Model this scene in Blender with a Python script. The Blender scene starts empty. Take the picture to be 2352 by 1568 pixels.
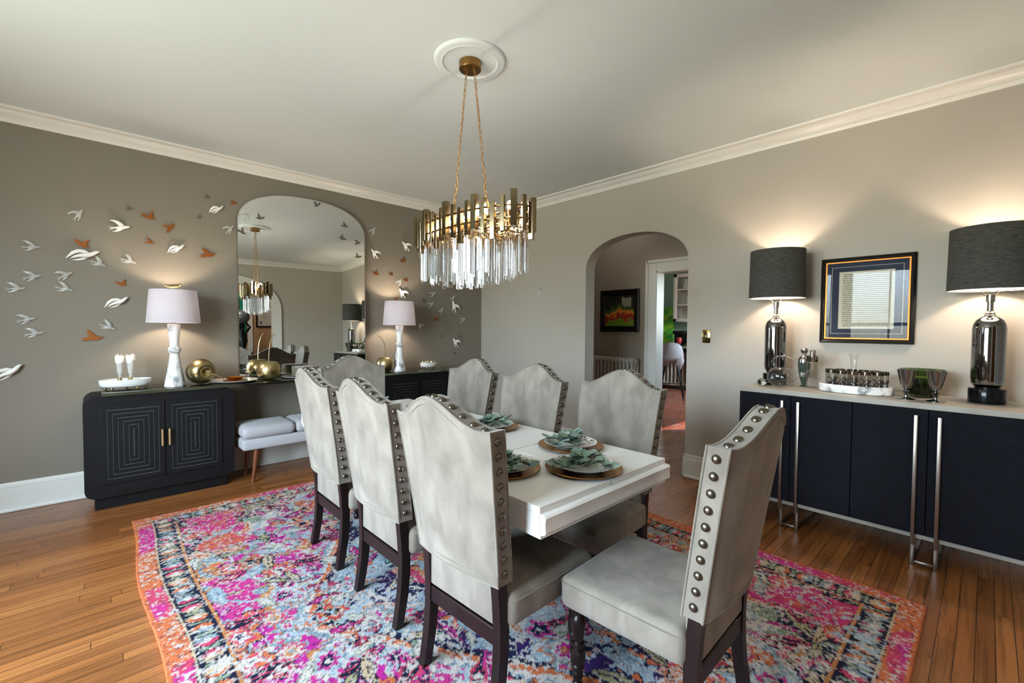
import bpy, bmesh, math, random
import numpy as np
from mathutils import Vector, Matrix
PI = math.pi
random.seed(7)
S = bpy.context.scene
COL = S.collection

# ------------------------------------------------------------------ camera
def cam_axes(yaw, pitch, roll):
    f = Vector((-math.sin(yaw)*math.cos(pitch), math.cos(yaw)*math.cos(pitch), math.sin(pitch)))
    r = f.cross(Vector((0, 0, 1))).normalized(); u = r.cross(f)
    c, s = math.cos(roll), math.sin(roll)
    return c*r+s*u, c*u-s*r, f
cd = bpy.data.cameras.new('camera'); cam = bpy.data.objects.new('camera', cd); COL.objects.link(cam)
r_, u_, f_ = cam_axes(-0.756, -0.0312, 0.0069)
M = Matrix((r_, u_, -f_)).transposed().to_4x4(); M.translation = (-3.742, -4.5587, 1.28)
cam.matrix_world = M
cd.sensor_width = 36; cd.lens = 1029.38/2352*36; cd.clip_start = 0.05
S.camera = cam

# ------------------------------------------------------------------ world, light, exposure
S.view_settings.view_transform = 'Standard'; S.view_settings.look = 'None'
S.view_settings.gamma = 1; S.view_settings.use_curve_mapping = False
S.view_settings.exposure = 1.08
S.cycles.use_denoising = True
S.cycles.max_bounces = 10; S.cycles.diffuse_bounces = 5; S.cycles.glossy_bounces = 5
S.cycles.transmission_bounces = 8; S.cycles.transparent_max_bounces = 12
S.cycles.caustics_refractive = False; S.cycles.caustics_reflective = False
S.cycles.sample_clamp_indirect = 6
w = bpy.data.worlds.new('sky'); S.world = w; w.use_nodes = True
nt = w.node_tree; bg = nt.nodes['Background']
tc = nt.nodes.new('ShaderNodeTexCoord'); sp = nt.nodes.new('ShaderNodeSeparateXYZ')
cr = nt.nodes.new('ShaderNodeValToRGB')
nt.links.new(tc.outputs['Generated'], sp.inputs[0]); nt.links.new(sp.outputs['Z'], cr.inputs[0])
e = cr.color_ramp.elements
e[0].position = 0.0; e[0].color = (0.30, 0.31, 0.26, 1)
e[1].position = 0.5; e[1].color = (0.68, 0.85, 1.0, 1)
for p, c in ((0.02, (0.36, 0.38, 0.33, 1)), (0.10, (0.62, 0.76, 0.85, 1))):
    n = e.new(p); n.color = c
nt.links.new(cr.outputs[0], bg.inputs['Color']); bg.inputs['Strength'].default_value = 25.0

def portal(name, loc, rot, sx, sy):
    l = bpy.data.lights.new(name, 'AREA'); l.shape = 'RECTANGLE'; l.size = sx; l.size_y = sy
    l.cycles.is_portal = True
    o = bpy.data.objects.new(name, l); COL.objects.link(o); o.location = loc; o.rotation_euler = rot
    return o
WIN = [(-2.25, 1.05), (-3.50, 1.05)]       # window centre y, width; on the wall x = -5.3
WZ0, WZ1 = 0.62, 2.38
for i, (cy, ww) in enumerate(WIN):
    portal('window_daylight', (-5.34, cy, (WZ0+WZ1)/2), (0, -PI/2, 0), WZ1-WZ0, ww)
portal('kitchen_daylight', (4.3, -3.42, 1.7), (PI/2, 0, PI), 1.4, 1.0)
sun = bpy.data.lights.new('sun', 'SUN'); sun.energy = 5; sun.angle = 0.01; sun.color = (1, 0.93, 0.82)
so = bpy.data.objects.new('sun', sun); COL.objects.link(so)
so.rotation_euler = Vector((-0.75, 0.55, -0.72)).to_track_quat('-Z', 'Y').to_euler()

# ------------------------------------------------------------------ materials
def lin(h):
    if isinstance(h, str):
        h = [int(h[i:i+2], 16)/255 for i in (0, 2, 4)]
        h = [c/12.92 if c <= .04045 else ((c+.055)/1.055)**2.4 for c in h]
    return (h[0], h[1], h[2], 1)
MATS = {}
def mat(name, col, rough=.5, metal=0, **k):
    if name in MATS: return MATS[name]
    m = bpy.data.materials.new(name); m.use_nodes = True; t = m.node_tree; b = t.nodes['Principled BSDF']
    b.inputs['Base Color'].default_value = lin(col); b.inputs['Roughness'].default_value = rough
    b.inputs['Metallic'].default_value = metal
    for key, v in k.items():
        if key in ('var', 'bump', 'scale', 'bscale', 'col2', 'stretch', 'detail', 'lo', 'hi', 'dist'): continue
        b.inputs[key].default_value = v
    if 'col2' in k or 'bump' in k:
        c = t.nodes.new('ShaderNodeTexCoord'); mp = t.nodes.new('ShaderNodeMapping')
        mp.inputs['Scale'].default_value = k.get('stretch', (1, 1, 1)); t.links.new(c.outputs['Object'], mp.inputs[0])
    if 'col2' in k:
        n = t.nodes.new('ShaderNodeTexNoise'); n.inputs['Scale'].default_value = k.get('scale', 5)
        n.inputs['Detail'].default_value = k.get('detail', 5); n.inputs['Distortion'].default_value = k.get('dist', 0)
        r = t.nodes.new('ShaderNodeValToRGB'); r.color_ramp.elements[0].position = k.get('lo', .35); r.color_ramp.elements[1].position = k.get('hi', .65)
        r.color_ramp.elements[0].color = lin(col); r.color_ramp.elements[1].color = lin(k['col2'])
        t.links.new(mp.outputs[0], n.inputs[0]); t.links.new(n.outputs[0], r.inputs[0]); t.links.new(r.outputs[0], b.inputs['Base Color'])
    if 'bump' in k:
        n = t.nodes.new('ShaderNodeTexNoise'); n.inputs['Scale'].default_value = k.get('bscale', 200); n.inputs['Detail'].default_value = 3
        bp = t.nodes.new('ShaderNodeBump'); bp.inputs['Strength'].default_value = k['bump']; bp.inputs['Distance'].default_value = .01
        t.links.new(mp.outputs[0], n.inputs[0]); t.links.new(n.outputs[0], bp.inputs['Height']); t.links.new(bp.outputs[0], b.inputs['Normal'])
    MATS[name] = m; return m
def emis(name, col, st):
    return mat(name, col, **{'Emission Color': lin(col), 'Emission Strength': st})

wallp = mat('wall_paint', 'aca69c', .55, bump=.05, bscale=60)
ceilp = mat('ceiling_paint', 'cfd6d6', .7, bump=.04, bscale=30)
white = mat('white_trim_paint', 'd8d7d2', .35)
lacq = mat('white_lacquer', 'eeeeee', .2)
suede = mat('grey_suede', '696158', .95, col2='847c72', scale=11, detail=9, lo=.34, hi=.66, stretch=(1, 1, .6), dist=.4, bump=.12, bscale=300, **{'Sheen Weight': .2, 'Sheen Roughness': .5})
suede2 = mat('grey_suede_side', '6b645a', .95, col2='7c756a', scale=9, bump=.15, bscale=400, **{'Sheen Weight': .3})
linen = mat('pale_grey_linen', '9d9ca0', .9, bump=.15, bscale=500, **{'Sheen Weight': .2})
wood_d = mat('dark_espresso_wood', '0d0606', .33, col2='1a0d0c', scale=3, stretch=(6, 6, 1), **{'Specular IOR Level': .35})
wood_t = mat('teak_wood', '5a2f1a', .4, col2='7a4326', scale=4, stretch=(8, 8, 1))
ebony = mat('black_stained_oak', '08080a', .55, col2='0f0f11', scale=4, stretch=(2, 20, 20), bump=.15, bscale=40, **{'Specular IOR Level': .22})
groove = mat('silvered_groove', '4a4c52', .5)
nail = mat('antique_nickel', '6d675c', .3, 1)
brass = mat('brushed_brass', '8c7c5e', .16, 1)
brassd = mat('antique_brass', '9a7646', .3, 1)
goldleaf = mat('gold_leaf', 'c0b087', .3, 1, col2='93804f', scale=6)
copper = mat('copper_charger', 'bd8238', .26, 1)
coppers = mat('copper_sheet', '96592a', .5, .7)
chrome = mat('smoked_chrome', '8c8c8e', .05, 1)
chromeb = mat('polished_silver', 'b9b7b3', .1, 1)
nickel = mat('brushed_nickel', '9c948c', .3, 1)
blackm = mat('gloss_black_metal', '1b1b1e', .18, .6)
porc = mat('white_porcelain', 'd6d6d4', .18)
ceram = mat('matte_white_ceramic', 'e9e8e6', .4)
def glassm(name, col, rough=0.02, ior=1.45):
    m = mat(name, col, rough, 0, **{'Transmission Weight': 1.0, 'IOR': ior}); return m
glass = glassm('clear_glass', 'f7faf9')
crystal = glassm('crystal_glass', 'ffffff', .03, 1.5)
sheet = glassm('green_edged_glass', 'c4e6d8', 0.01, 1.5)
greeng = glassm('green_glass', '86a672', .04)
mirror = mat('mirror_silver', 'e6e9e6', .0, 1)

def thin_glass(name, col, refl):
    m = bpy.data.materials.new(name); m.use_nodes = True; t = m.node_tree; t.nodes.clear()
    o = t.nodes.new('ShaderNodeOutputMaterial'); a = t.nodes.new('ShaderNodeBsdfTransparent'); g = t.nodes.new('ShaderNodeBsdfGlossy')
    g.inputs['Roughness'].default_value = 0.0; x = t.nodes.new('ShaderNodeMixShader'); lw = t.nodes.new('ShaderNodeLayerWeight'); lw.inputs[0].default_value = .5
    f0 = ((refl-1)/(refl+1))**2; pw = t.nodes.new('ShaderNodeMath'); pw.operation = 'POWER'; pw.inputs[1].default_value = 4.0
    ma = t.nodes.new('ShaderNodeMath'); ma.operation = 'MULTIPLY_ADD'; ma.inputs[1].default_value = 1-f0; ma.inputs[2].default_value = f0
    t.links.new(lw.outputs['Facing'], pw.inputs[0]); t.links.new(pw.outputs[0], ma.inputs[0])
    a.inputs[0].default_value = lin(col)
    t.links.new(ma.outputs[0], x.inputs[0]); t.links.new(a.outputs[0], x.inputs[1]); t.links.new(g.outputs[0], x.inputs[2]); t.links.new(x.outputs[0], o.inputs[0])
    return m
pane = thin_glass('window_pane_glass', 'ffffff', 1.45)
picglass = thin_glass('picture_glass', 'ffffff', 1.2)
thing_glass = thin_glass('thin_clear_glass', 'fcfdfd', 1.45)
smokeg = thin_glass('smoked_glass', '8b8680', 1.9)

def marble():
    m = mat('white_marble', 'e6e6e6', .18); t = m.node_tree; b = t.nodes['Principled BSDF']
    c = t.nodes.new('ShaderNodeTexCoord'); n = t.nodes.new('ShaderNodeTexNoise'); n.inputs['Scale'].default_value = 9; n.inputs['Detail'].default_value = 6; n.inputs['Distortion'].default_value = 1.5
    r = t.nodes.new('ShaderNodeValToRGB'); r.color_ramp.elements[0].color = lin('8f9195'); r.color_ramp.elements[1].color = lin('eae9e7')
    r.color_ramp.elements[0].position = .36; r.color_ramp.elements[1].position = .5
    t.links.new(c.outputs['Object'], n.inputs[0]); t.links.new(n.outputs[0], r.inputs[0]); t.links.new(r.outputs[0], b.inputs['Base Color'])
    return m
marb = marble()

class NB:
    """small node helper"""
    def __init__(s, m): s.t = m.node_tree
    def n(s, typ, **k):
        x = s.t.nodes.new('ShaderNode'+typ)
        for a, v in k.items(): setattr(x, a, v)
        return x
    def m(s, op, a, b=None, c=None):
        x = s.n('Math', operation=op)
        for i, v in enumerate((a, b, c)):
            if v is None: continue
            if isinstance(v, (int, float)): x.inputs[i].default_value = v
            else: s.t.links.new(v, x.inputs[i])
        return x.outputs[0]
    def l(s, a, b): s.t.links.new(a, b)
    def ramp(s, fac, stops, interp='LINEAR'):
        x = s.n('ValToRGB'); x.color_ramp.interpolation = interp; el = x.color_ramp.elements
        while len(el) > 1: el.remove(el[-1])
        el[0].position = stops[0][0]; el[0].color = lin(stops[0][1])
        for p, c in stops[1:]:
            q = el.new(p); q.color = lin(c)
        s.l(fac, x.inputs[0]); return x.outputs[0]

def floor_mat(name, c1, c2, c3, pw, plen, gap, along='x', rough=.26, tile=False, gapc='1c0f08'):
    m = mat(name, c1, rough); b = m.node_tree.nodes['Principled BSDF']; q = NB(m)
    g = q.n('NewGeometry'); s = q.n('SeparateXYZ'); q.l(g.outputs['Position'], s.inputs[0])
    L, A = (s.outputs[0], s.outputs[1]) if along == 'x' else (s.outputs[1], s.outputs[0])
    row = q.m('FLOOR', q.m('DIVIDE', A, pw)); fr = q.m('FRACT', q.m('DIVIDE', A, pw))
    wn = q.n('TexWhiteNoise', noise_dimensions='1D'); q.l(row, wn.inputs['W'])
    off = q.m('MULTIPLY', wn.outputs['Value'], 0 if tile else plen)
    lx = q.m('DIVIDE', q.m('ADD', L, off), plen); cell = q.m('FLOOR', lx); fl = q.m('FRACT', lx)
    cmb = q.n('CombineXYZ'); q.l(row, cmb.inputs[0]); q.l(cell, cmb.inputs[1])
    w2 = q.n('TexWhiteNoise', noise_dimensions='3D'); q.l(cmb.outputs[0], w2.inputs['Vector'])
    base = q.ramp(w2.outputs['Value'], [(0, c1), (.5, c2), (1, c3)])
    # grain
    gv = q.n('CombineXYZ'); q.l(q.m('MULTIPLY', L, 1.1), gv.inputs[0]); q.l(q.m('MULTIPLY', A, 38), gv.inputs[1]); q.l(q.m('MULTIPLY', w2.outputs['Value'], 40), gv.inputs[2])
    nz = q.n('TexNoise'); nz.inputs['Scale'].default_value = 1.6; nz.inputs['Detail'].default_value = 6; nz.inputs['Distortion'].default_value = .8
    q.l(gv.outputs[0], nz.inputs['Vector'])
    gr = q.ramp(nz.outputs[0], [(.28, 'a8a8a8'), (.6, 'ffffff')])
    mx = q.n('MixRGB', blend_type='MULTIPLY'); mx.inputs[0].default_value = .25 if tile else .75; q.l(base, mx.inputs[1]); q.l(gr, mx.inputs[2])
    gp = q.m('MAXIMUM', q.m('LESS_THAN', fr, gap/pw), q.m('LESS_THAN', fl, gap/plen))
    m2 = q.n('MixRGB'); q.l(gp, m2.inputs[0]); q.l(mx.outputs[0], m2.inputs[1]); m2.inputs[2].default_value = lin(gapc)
    q.l(m2.outputs[0], b.inputs['Base Color'])
    rg = q.m('ADD', q.m('MULTIPLY', nz.outputs[0], .22), rough-.08); q.l(rg, b.inputs['Roughness'])
    bp = q.n('Bump'); bp.inputs['Strength'].default_value = .35; bp.inputs['Distance'].default_value = .002; bp.invert = True
    q.l(gp, bp.inputs['Height']); q.l(bp.outputs[0], b.inputs['Normal'])
    return m
oak = floor_mat('oak_strip_floor', '7a4a25', '8c562c', '9c6435', .057, 1.3, .0022)
tilef = floor_mat('terracotta_tile_floor', '8a4632', 'a05a44', '94605a', .2, .2, .006, tile=True, gapc='3a3029')

# ------------------------------------------------------------------ mesh helpers
def bm_(): return bmesh.new()
def finish(bm, smooth=True, angle=35):
    if smooth:
        for f in bm.faces: f.smooth = True
        for ed in bm.edges:
            if len(ed.link_faces) == 2 and ed.calc_face_angle(0) > math.radians(angle): ed.smooth = False
def obj(name, bm, m, parent=None, loc=None, smooth=True, angle=35):
    bmesh.ops.recalc_face_normals(bm, faces=bm.faces)
    finish(bm, smooth, angle)
    me = bpy.data.meshes.new(name); bm.to_mesh(me); bm.free()
    ms = m if isinstance(m, (list, tuple)) else [m]
    for x in ms: me.materials.append(x)
    o = bpy.data.objects.new(name, me); COL.objects.link(o)
    if parent: o.parent = parent
    if loc: o.location = loc
    return o
def tag(o, label=None, cat=None, group=None, kind=None):
    if label: o['label'] = label
    if cat: o['category'] = cat
    if group: o['group'] = group
    if kind: o['kind'] = kind
    return o
def thing(name, label, cat, loc=(0, 0, 0), rz=0, group=None):
    o = bpy.data.objects.new(name, None); o.empty_display_size = .05; COL.objects.link(o)
    o.location = loc; o.rotation_euler = (0, 0, rz)
    return tag(o, label, cat, group)
def struct(name, bm, m, parent=None):
    o = obj(name, bm, m, parent, smooth=False)
    if not parent: o['kind'] = 'structure'
    return o
def dup(o, parent=None):
    c = o.copy(); COL.objects.link(c)
    if parent: c.parent = parent
    for ch in list(o.children): dup(ch, c)
    return c
def box(bm, x0, y0, z0, x1, y1, z1, bev=0, seg=2, mtx=None):
    r = bmesh.ops.create_cube(bm, size=1)
    vs = r['verts']
    for v in vs: v.co = Vector(((x0+x1)/2+v.co.x*(x1-x0), (y0+y1)/2+v.co.y*(y1-y0), (z0+z1)/2+v.co.z*(z1-z0)))
    if bev:
        es = list({e for v in vs for e in v.link_edges})
        r2 = bmesh.ops.bevel(bm, geom=es, offset=bev, segments=seg, profile=.5, affect='EDGES')
        vs = list({v for v in r2['verts']} | {v for v in vs if v.is_valid})
    if mtx: bmesh.ops.transform(bm, matrix=mtx, verts=[v for v in vs if v.is_valid])
    return bm
def lathe(bm, prof, seg=32, c=(0, 0, 0), sx=1, sy=1, mtx=None, cap=True):
    """prof: list of (r, z)"""
    rings = []
    nv = []
    for r, z in prof:
        if r < 1e-5:
            v = bm.verts.new((c[0], c[1], c[2]+z)); rings.append([v]); nv.append(v); continue
        ring = [bm.verts.new((c[0]+sx*r*math.cos(2*PI*i/seg), c[1]+sy*r*math.sin(2*PI*i/seg), c[2]+z)) for i in range(seg)]
        rings.append(ring); nv += ring
    for a, b in zip(rings, rings[1:]):
        if len(a) == 1 and len(b) == 1: continue
        for i in range(seg):
            j = (i+1) % seg
            if len(a) == 1: bm.faces.new((a[0], b[j], b[i]))
            elif len(b) == 1: bm.faces.new((a[i], a[j], b[0]))
            else: bm.faces.new((a[i], a[j], b[j], b[i]))
    if cap:
        for ring in (rings[0], rings[-1]):
            if len(ring) > 1: bm.faces.new(ring)
    if mtx: bmesh.ops.transform(bm, matrix=mtx, verts=nv)
    return bm
def frames(pts):
    pts = [Vector(p) for p in pts]; T = []
    for i in range(len(pts)):
        a = pts[max(i-1, 0)]; b = pts[min(i+1, len(pts)-1)]; T.append((b-a).normalized())
    up = Vector((0, 0, 1)) if abs(T[0].z) < .9 else Vector((1, 0, 0))
    N = (up-T[0]*up.dot(T[0])).normalized(); out = []
    for t in T:
        N = (N-t*N.dot(t)).normalized(); out.append((t, N, t.cross(N)))
    return pts, out
def tube(bm, pts, r, seg=8, closed=False, flat=1.0, cap=True):
    """r: number or list; flat squashes along the frame normal"""
    pts, fr = frames(pts); rings = []
    for i, (p, (t, n, b)) in enumerate(zip(pts, fr)):
        rr = r[i] if isinstance(r, (list, tuple)) else r
        rings.append([bm.verts.new(p+n*(rr*flat*math.cos(2*PI*k/seg))+b*(rr*math.sin(2*PI*k/seg))) for k in range(seg)])
    n = len(rings)
    for i in range(n if closed else n-1):
        a, b = rings[i], rings[(i+1) % n]
        for k in range(seg):
            j = (k+1) % seg; bm.faces.new((a[k], a[j], b[j], b[k]))
    if cap and not closed:
        bm.faces.new(rings[0]); bm.faces.new(rings[-1])
    return bm
def prism(bm, poly, axis, a, b, bev=0, seg=2):
    """extrude 2D poly along an axis. axis 'y': poly=(x,z); 'x': (y,z); 'z': (x,y)"""
    f = {'y': lambda p, t: (p[0], t, p[1]), 'x': lambda p, t: (t, p[0], p[1]), 'z': lambda p, t: (p[0], p[1], t)}[axis]
    A = [bm.verts.new(f(p, a)) for p in poly]; B = [bm.verts.new(f(p, b)) for p in poly]
    fa = bm.faces.new(A); fb = bm.faces.new(B); n = len(poly)
    for i in range(n):
        j = (i+1) % n; bm.faces.new((A[i], A[j], B[j], B[i]))
    if bev:
        es = list(set(fa.edges) | set(fb.edges))
        bmesh.ops.bevel(bm, geom=es, offset=bev, segments=seg, profile=.5, affect='EDGES')
    return bm
def sph(bm, c, r, su=16, sv=10, sc=(1, 1, 1)):
    x = bmesh.ops.create_uvsphere(bm, u_segments=su, v_segments=sv, radius=r)
    for v in x['verts']: v.co = Vector((c[0]+v.co.x*sc[0], c[1]+v.co.y*sc[1], c[2]+v.co.z*sc[2]))
    return bm
def rrect(x0, z0, x1, z1, r, n=6):
    out = []
    for cx, cz, a in ((x1-r, z1-r, 0), (x0+r, z1-r, 90), (x0+r, z0+r, 180), (x1-r, z0+r, 270)):
        for i in range(n+1):
            t = math.radians(a+90*i/n); out.append((cx+r*math.cos(t), cz+r*math.sin(t)))
    return out

# ------------------------------------------------------------------ room shell
H = 2.72; XL = -5.3; YF = -5.7
AY0, AY1, ASP, ATOP = -2.785, -1.695, 1.88, 2.178
def arch_pts(c0, c1, spring, top, n=24, p=2.15):
    c = (c0+c1)/2; h = (c1-c0)/2; out = []
    for i in range(n+1):
        t = PI*i/n; cx = math.cos(t); sz = math.sin(t)
        out.append((c-h*math.copysign(abs(cx)**(2/p), cx), spring+(top-spring)*abs(sz)**(2/p)))
    return out
def arch_wall(bm, axis, a, b, u0, u1, ow, h=H):
    """wall slab between a..b on its axis, from u0 to u1, arched opening ow=(c0,c1,spring,top)"""
    c0, c1, sp_, tp = ow; pts = arch_pts(c0, c1, sp_, tp)
    prism(bm, [(u0, 0), (c0, 0), (c0, sp_), (c0, h), (u0, h)], axis, a, b)
    prism(bm, [(c1, 0), (u1, 0), (u1, h), (c1, h), (c1, sp_)], axis, a, b)
    for p, q in zip(pts, pts[1:]):
        prism(bm, [p, q, (q[0], h), (p[0], h)], axis, a, b)
    bmesh.ops.remove_doubles(bm, verts=bm.verts, dist=1e-4)

b = bm_(); box(b, XL-.1, YF-2.6, -.06, 1.5, .1, 0); struct('floor', b, oak)
b = bm_(); box(b, 1.5, -3.3, -.06, 6.0, 2.2, -.001); struct('floor_kitchen', b, tilef)
b = bm_(); box(b, XL-.1, YF-2.6, H, 1.55, .2, H+.06); box(b, 1.5, -3.4, H, 5.75, 2.25, H+.06); struct('ceiling', b, ceilp)
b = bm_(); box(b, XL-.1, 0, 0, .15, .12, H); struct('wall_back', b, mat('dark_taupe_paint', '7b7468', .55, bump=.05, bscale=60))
b = bm_(); arch_wall(b, 'x', 0, .15, YF, 0, (AY0, AY1, ASP, ATOP)); struct('wall_right', b, wallp)
FA = (-3.35, -1.42, 1.75, 2.28)
b = bm_(); arch_wall(b, 'y', YF-.15, YF, XL-.1, .15, FA); struct('wall_front', b, wallp)
b = bm_()
ys = [YF]
for cy, ww in sorted(WIN): ys += [cy-ww/2, cy+ww/2]
ys.append(0)
for i in range(0, len(ys), 2): box(b, XL-.12, ys[i], 0, XL, ys[i+1], H)
for cy, ww in WIN:
    box(b, XL-.12, cy-ww/2, 0, XL, cy+ww/2, WZ0); box(b, XL-.12, cy-ww/2, WZ1, XL, cy+ww/2, H)
struct('wall_left', b, wallp)
# hall and kitchen shells
b = bm_(); box(b, 1.4, -3.3, 0, 1.55, -2.62, H); box(b, 1.4, -1.72, 0, 1.55, .12, H); box(b, 1.4, -2.62, 1.99, 1.55, -1.72, H)
struct('wall_hall', b, mat('hall_taupe_paint', '968c80', .55))
b = bm_(); box(b, .15, -3.4, 0, 1.55, -3.3, H); box(b, .15, 0, 0, 1.4, .12, H); struct('wall_hall_end', b, wallp)
sage = mat('sage_green_paint', '8fa596', .6)
b = bm_(); box(b, 5.6, -3.3, 0, 5.7, 2.2, H); box(b, 1.55, 2.1, 0, 5.7, 2.2, H)
box(b, 1.55, -3.4, 0, 3.6, -3.3, H); box(b, 5.0, -3.4, 0, 5.7, -3.3, H); box(b, 3.6, -3.4, 0, 5.0, -3.3, 1.2); box(b, 3.6, -3.4, 2.2, 5.0, -3.3, H)
box(b, 1.5, .12, 0, 1.55, 2.2, H)
struct('wall_kitchen', b, sage)
# room beyond the front arch (seen in the mirror)
tan = mat('tan_paint', 'b08d6a', .6)
b = bm_(); box(b, XL, YF-2.5, 0, .15, YF-2.4, H); box(b, XL-.1, YF-2.5, 0, XL, YF, H); box(b, .05, YF-2.5, 0, .15, YF-.15, H)
struct('wall_far_room', b, tan)

# crown moulding: profile swept along the walls with mitred ends
def crown(name, p0, p1, inx, iny):
    prof = [(0, 2.633), (.012, 2.633), (.016, 2.645), (.022, 2.652), (.022, 2.664), (.03, 2.668), (.045, 2.677), (.058, 2.692), (.064, 2.70), (.085, 2.702), (.098, 2.708), (.102, 2.7195), (0, 2.7195)]
    b = bm_(); A = []; B = []
    for d, z in prof:
        A.append(b.verts.new((p0[0]+inx[0]*d, p0[1]+iny[0]*d, z))); B.append(b.verts.new((p1[0]+inx[1]*d, p1[1]+iny[1]*d, z)))
    n = len(prof)
    for i in range(n): b.faces.new((A[i], A[(i+1) % n], B[(i+1) % n], B[i]))
    b.faces.new(A); b.faces.new(B)
    return tag(obj(name, b, white, angle=20), kind='structure')
crown('trim_1', (XL, 0), (0, 0), (1, -1), (-1, -1))
crown('trim_2', (0, 0), (0, YF), (-1, -1), (-1, 1))
crown('trim_3', (0, YF), (XL, YF), (-1, 1), (1, 1))
crown('trim_4', (XL, YF), (XL, 0), (1, 1), (1, -1))
def baseb(name, segs):
    b = bm_()
    for x0, y0, x1, y1, nx, ny in segs:
        t = .02
        box(b, min(x0, x1, x0+nx*t, x1+nx*t), min(y0, y1, y0+ny*t, y1+ny*t), 0, max(x0, x1, x0+nx*t, x1+nx*t), max(y0, y1, y0+ny*t, y1+ny*t), .165)
        t = .012
        box(b, min(x0, x1, x0+nx*t, x1+nx*t), min(y0, y1, y0+ny*t, y1+ny*t), .165, max(x0, x1, x0+nx*t, x1+nx*t), max(y0, y1, y0+ny*t, y1+ny*t), .198, .004)
        t = .033
        box(b, min(x0, x1, x0+nx*t, x1+nx*t), min(y0, y1, y0+ny*t, y1+ny*t), 0, max(x0, x1, x0+nx*t, x1+nx*t), max(y0, y1, y0+ny*t, y1+ny*t), .022, .006)
    return tag(obj(name, b, white, angle=30), kind='structure')
baseb('baseboard_back', [(XL, 0, 0, 0, 0, -1)])
baseb('baseboard_right', [(0, AY1, 0, 0, -1, 0), (0, YF, 0, AY0, -1, 0), (0, AY0, .15, AY0, 0, 1)])
baseb('baseboard_front', [(XL, YF, FA[0]-.17, YF, 0, 1), (FA[1]+.17, YF, 0, YF, 0, 1)])
baseb('baseboard_left', [(XL, YF, XL, 0, 1, 0)])
baseb('baseboard_hall', [(1.4, -1.6, 1.4, 0, -1, 0)])
# white arch casing on the front wall
b = bm_(); ip = [(FA[0], 0)]+arch_pts(*FA)+[(FA[1], 0)]; op = [(FA[0]-.16, 0)]+arch_pts(FA[0]-.16, FA[1]+.16, FA[2], FA[3]+.16)+[(FA[1]+.16, 0)]
for i in range(len(ip)-1): prism(b, [ip[i], ip[i+1], op[i+1], op[i]], 'y', YF, YF+.03)
bmesh.ops.remove_doubles(b, verts=b.verts, dist=1e-4); struct('trim_5', b, white)
FB = (-3.2, -1.52, 1.7, 2.25)
b = bm_(); ip = [(FB[0], 0)]+arch_pts(*FB)+[(FB[1], 0)]; op = [(FB[0]-.11, 0)]+arch_pts(FB[0]-.11, FB[1]+.11, FB[2], FB[3]+.11)+[(FB[1]+.11, 0)]
for i in range(len(ip)-1): prism(b, [ip[i], ip[i+1], op[i+1], op[i]], 'y', YF-2.4, YF-2.37)
bmesh.ops.remove_doubles(b, verts=b.verts, dist=1e-4); struct('trim_7', b, white)
def casing_rect(name, x, y0, y1, z1, wd, t):
    b = bm_()
    box(b, x-t, y0-wd, 0, x, y0, z1+wd, .006); box(b, x-t, y1, 0, x, y1+wd, z1+wd, .006); box(b, x-t, y0, z1, x, y1, z1+wd, .006)
    box(b, x-t-.014, y0-wd-.012, 0, x, y0-wd+.022, z1+wd+.012, .004); box(b, x-t-.014, y1+wd-.022, 0, x, y1+wd+.012, z1+wd+.012, .004); box(b, x-t-.014, y0-wd, z1+wd-.02, x, y1+wd, z1+wd+.014, .004)
    box(b, x-t-.006, y1-.02, 0, x+.15, y1+.004, z1+.01, .003); box(b, x-t-.006, y0-.004, 0, x+.15, y0+.02, z1+.01, .003); box(b, x-t-.006, y0, z1-.02, x+.15, y1, z1+.004, .003)
    return struct(name, b, white)
casing_rect('trim_6', 1.4, -2.62, -1.72, 1.99, .125, .022)
# windows
def window(n, cy, ww):
    x = XL; y0, y1 = cy-ww/2, cy+ww/2; b = bm_()
    cw = .09
    box(b, x, y0-cw, WZ0-.02, x+.025, y0, WZ1+cw, .004); box(b, x, y1, WZ0-.02, x+.025, y1+cw, WZ1+cw, .004)
    box(b, x, y0-cw, WZ1, x+.025, y1+cw, WZ1+cw, .004); box(b, x, y0-cw-.02, WZ0-.05, x+.06, y1+cw+.02, WZ0-.02, .004)
    for (za, zb, xo) in ((WZ0, (WZ0+WZ1)/2+.02, -.05), ((WZ0+WZ1)/2-.02, WZ1, -.08)):
        s = .045
        box(b, x+xo-.02, y0, za, x+xo+.02, y0+s, zb); box(b, x+xo-.02, y1-s, za, x+xo+.02, y1, zb)
        box(b, x+xo-.02, y0, za, x+xo+.02, y1, za+s); box(b, x+xo-.02, y0, zb-s, x+xo+.02, y1, zb)
        box(b, x+xo-.01, cy-.012, za, x+xo+.01, cy+.012, zb)
    f = struct('window_%d' % n, b, white)
    b = bm_(); box(b, x-.062, y0+.02, WZ0+.02, x-.058, y1-.02, WZ1-.02); obj('pane', b, pane, f, smooth=False)
for i, (cy, ww) in enumerate(WIN): window(i+1, cy, ww)

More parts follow.
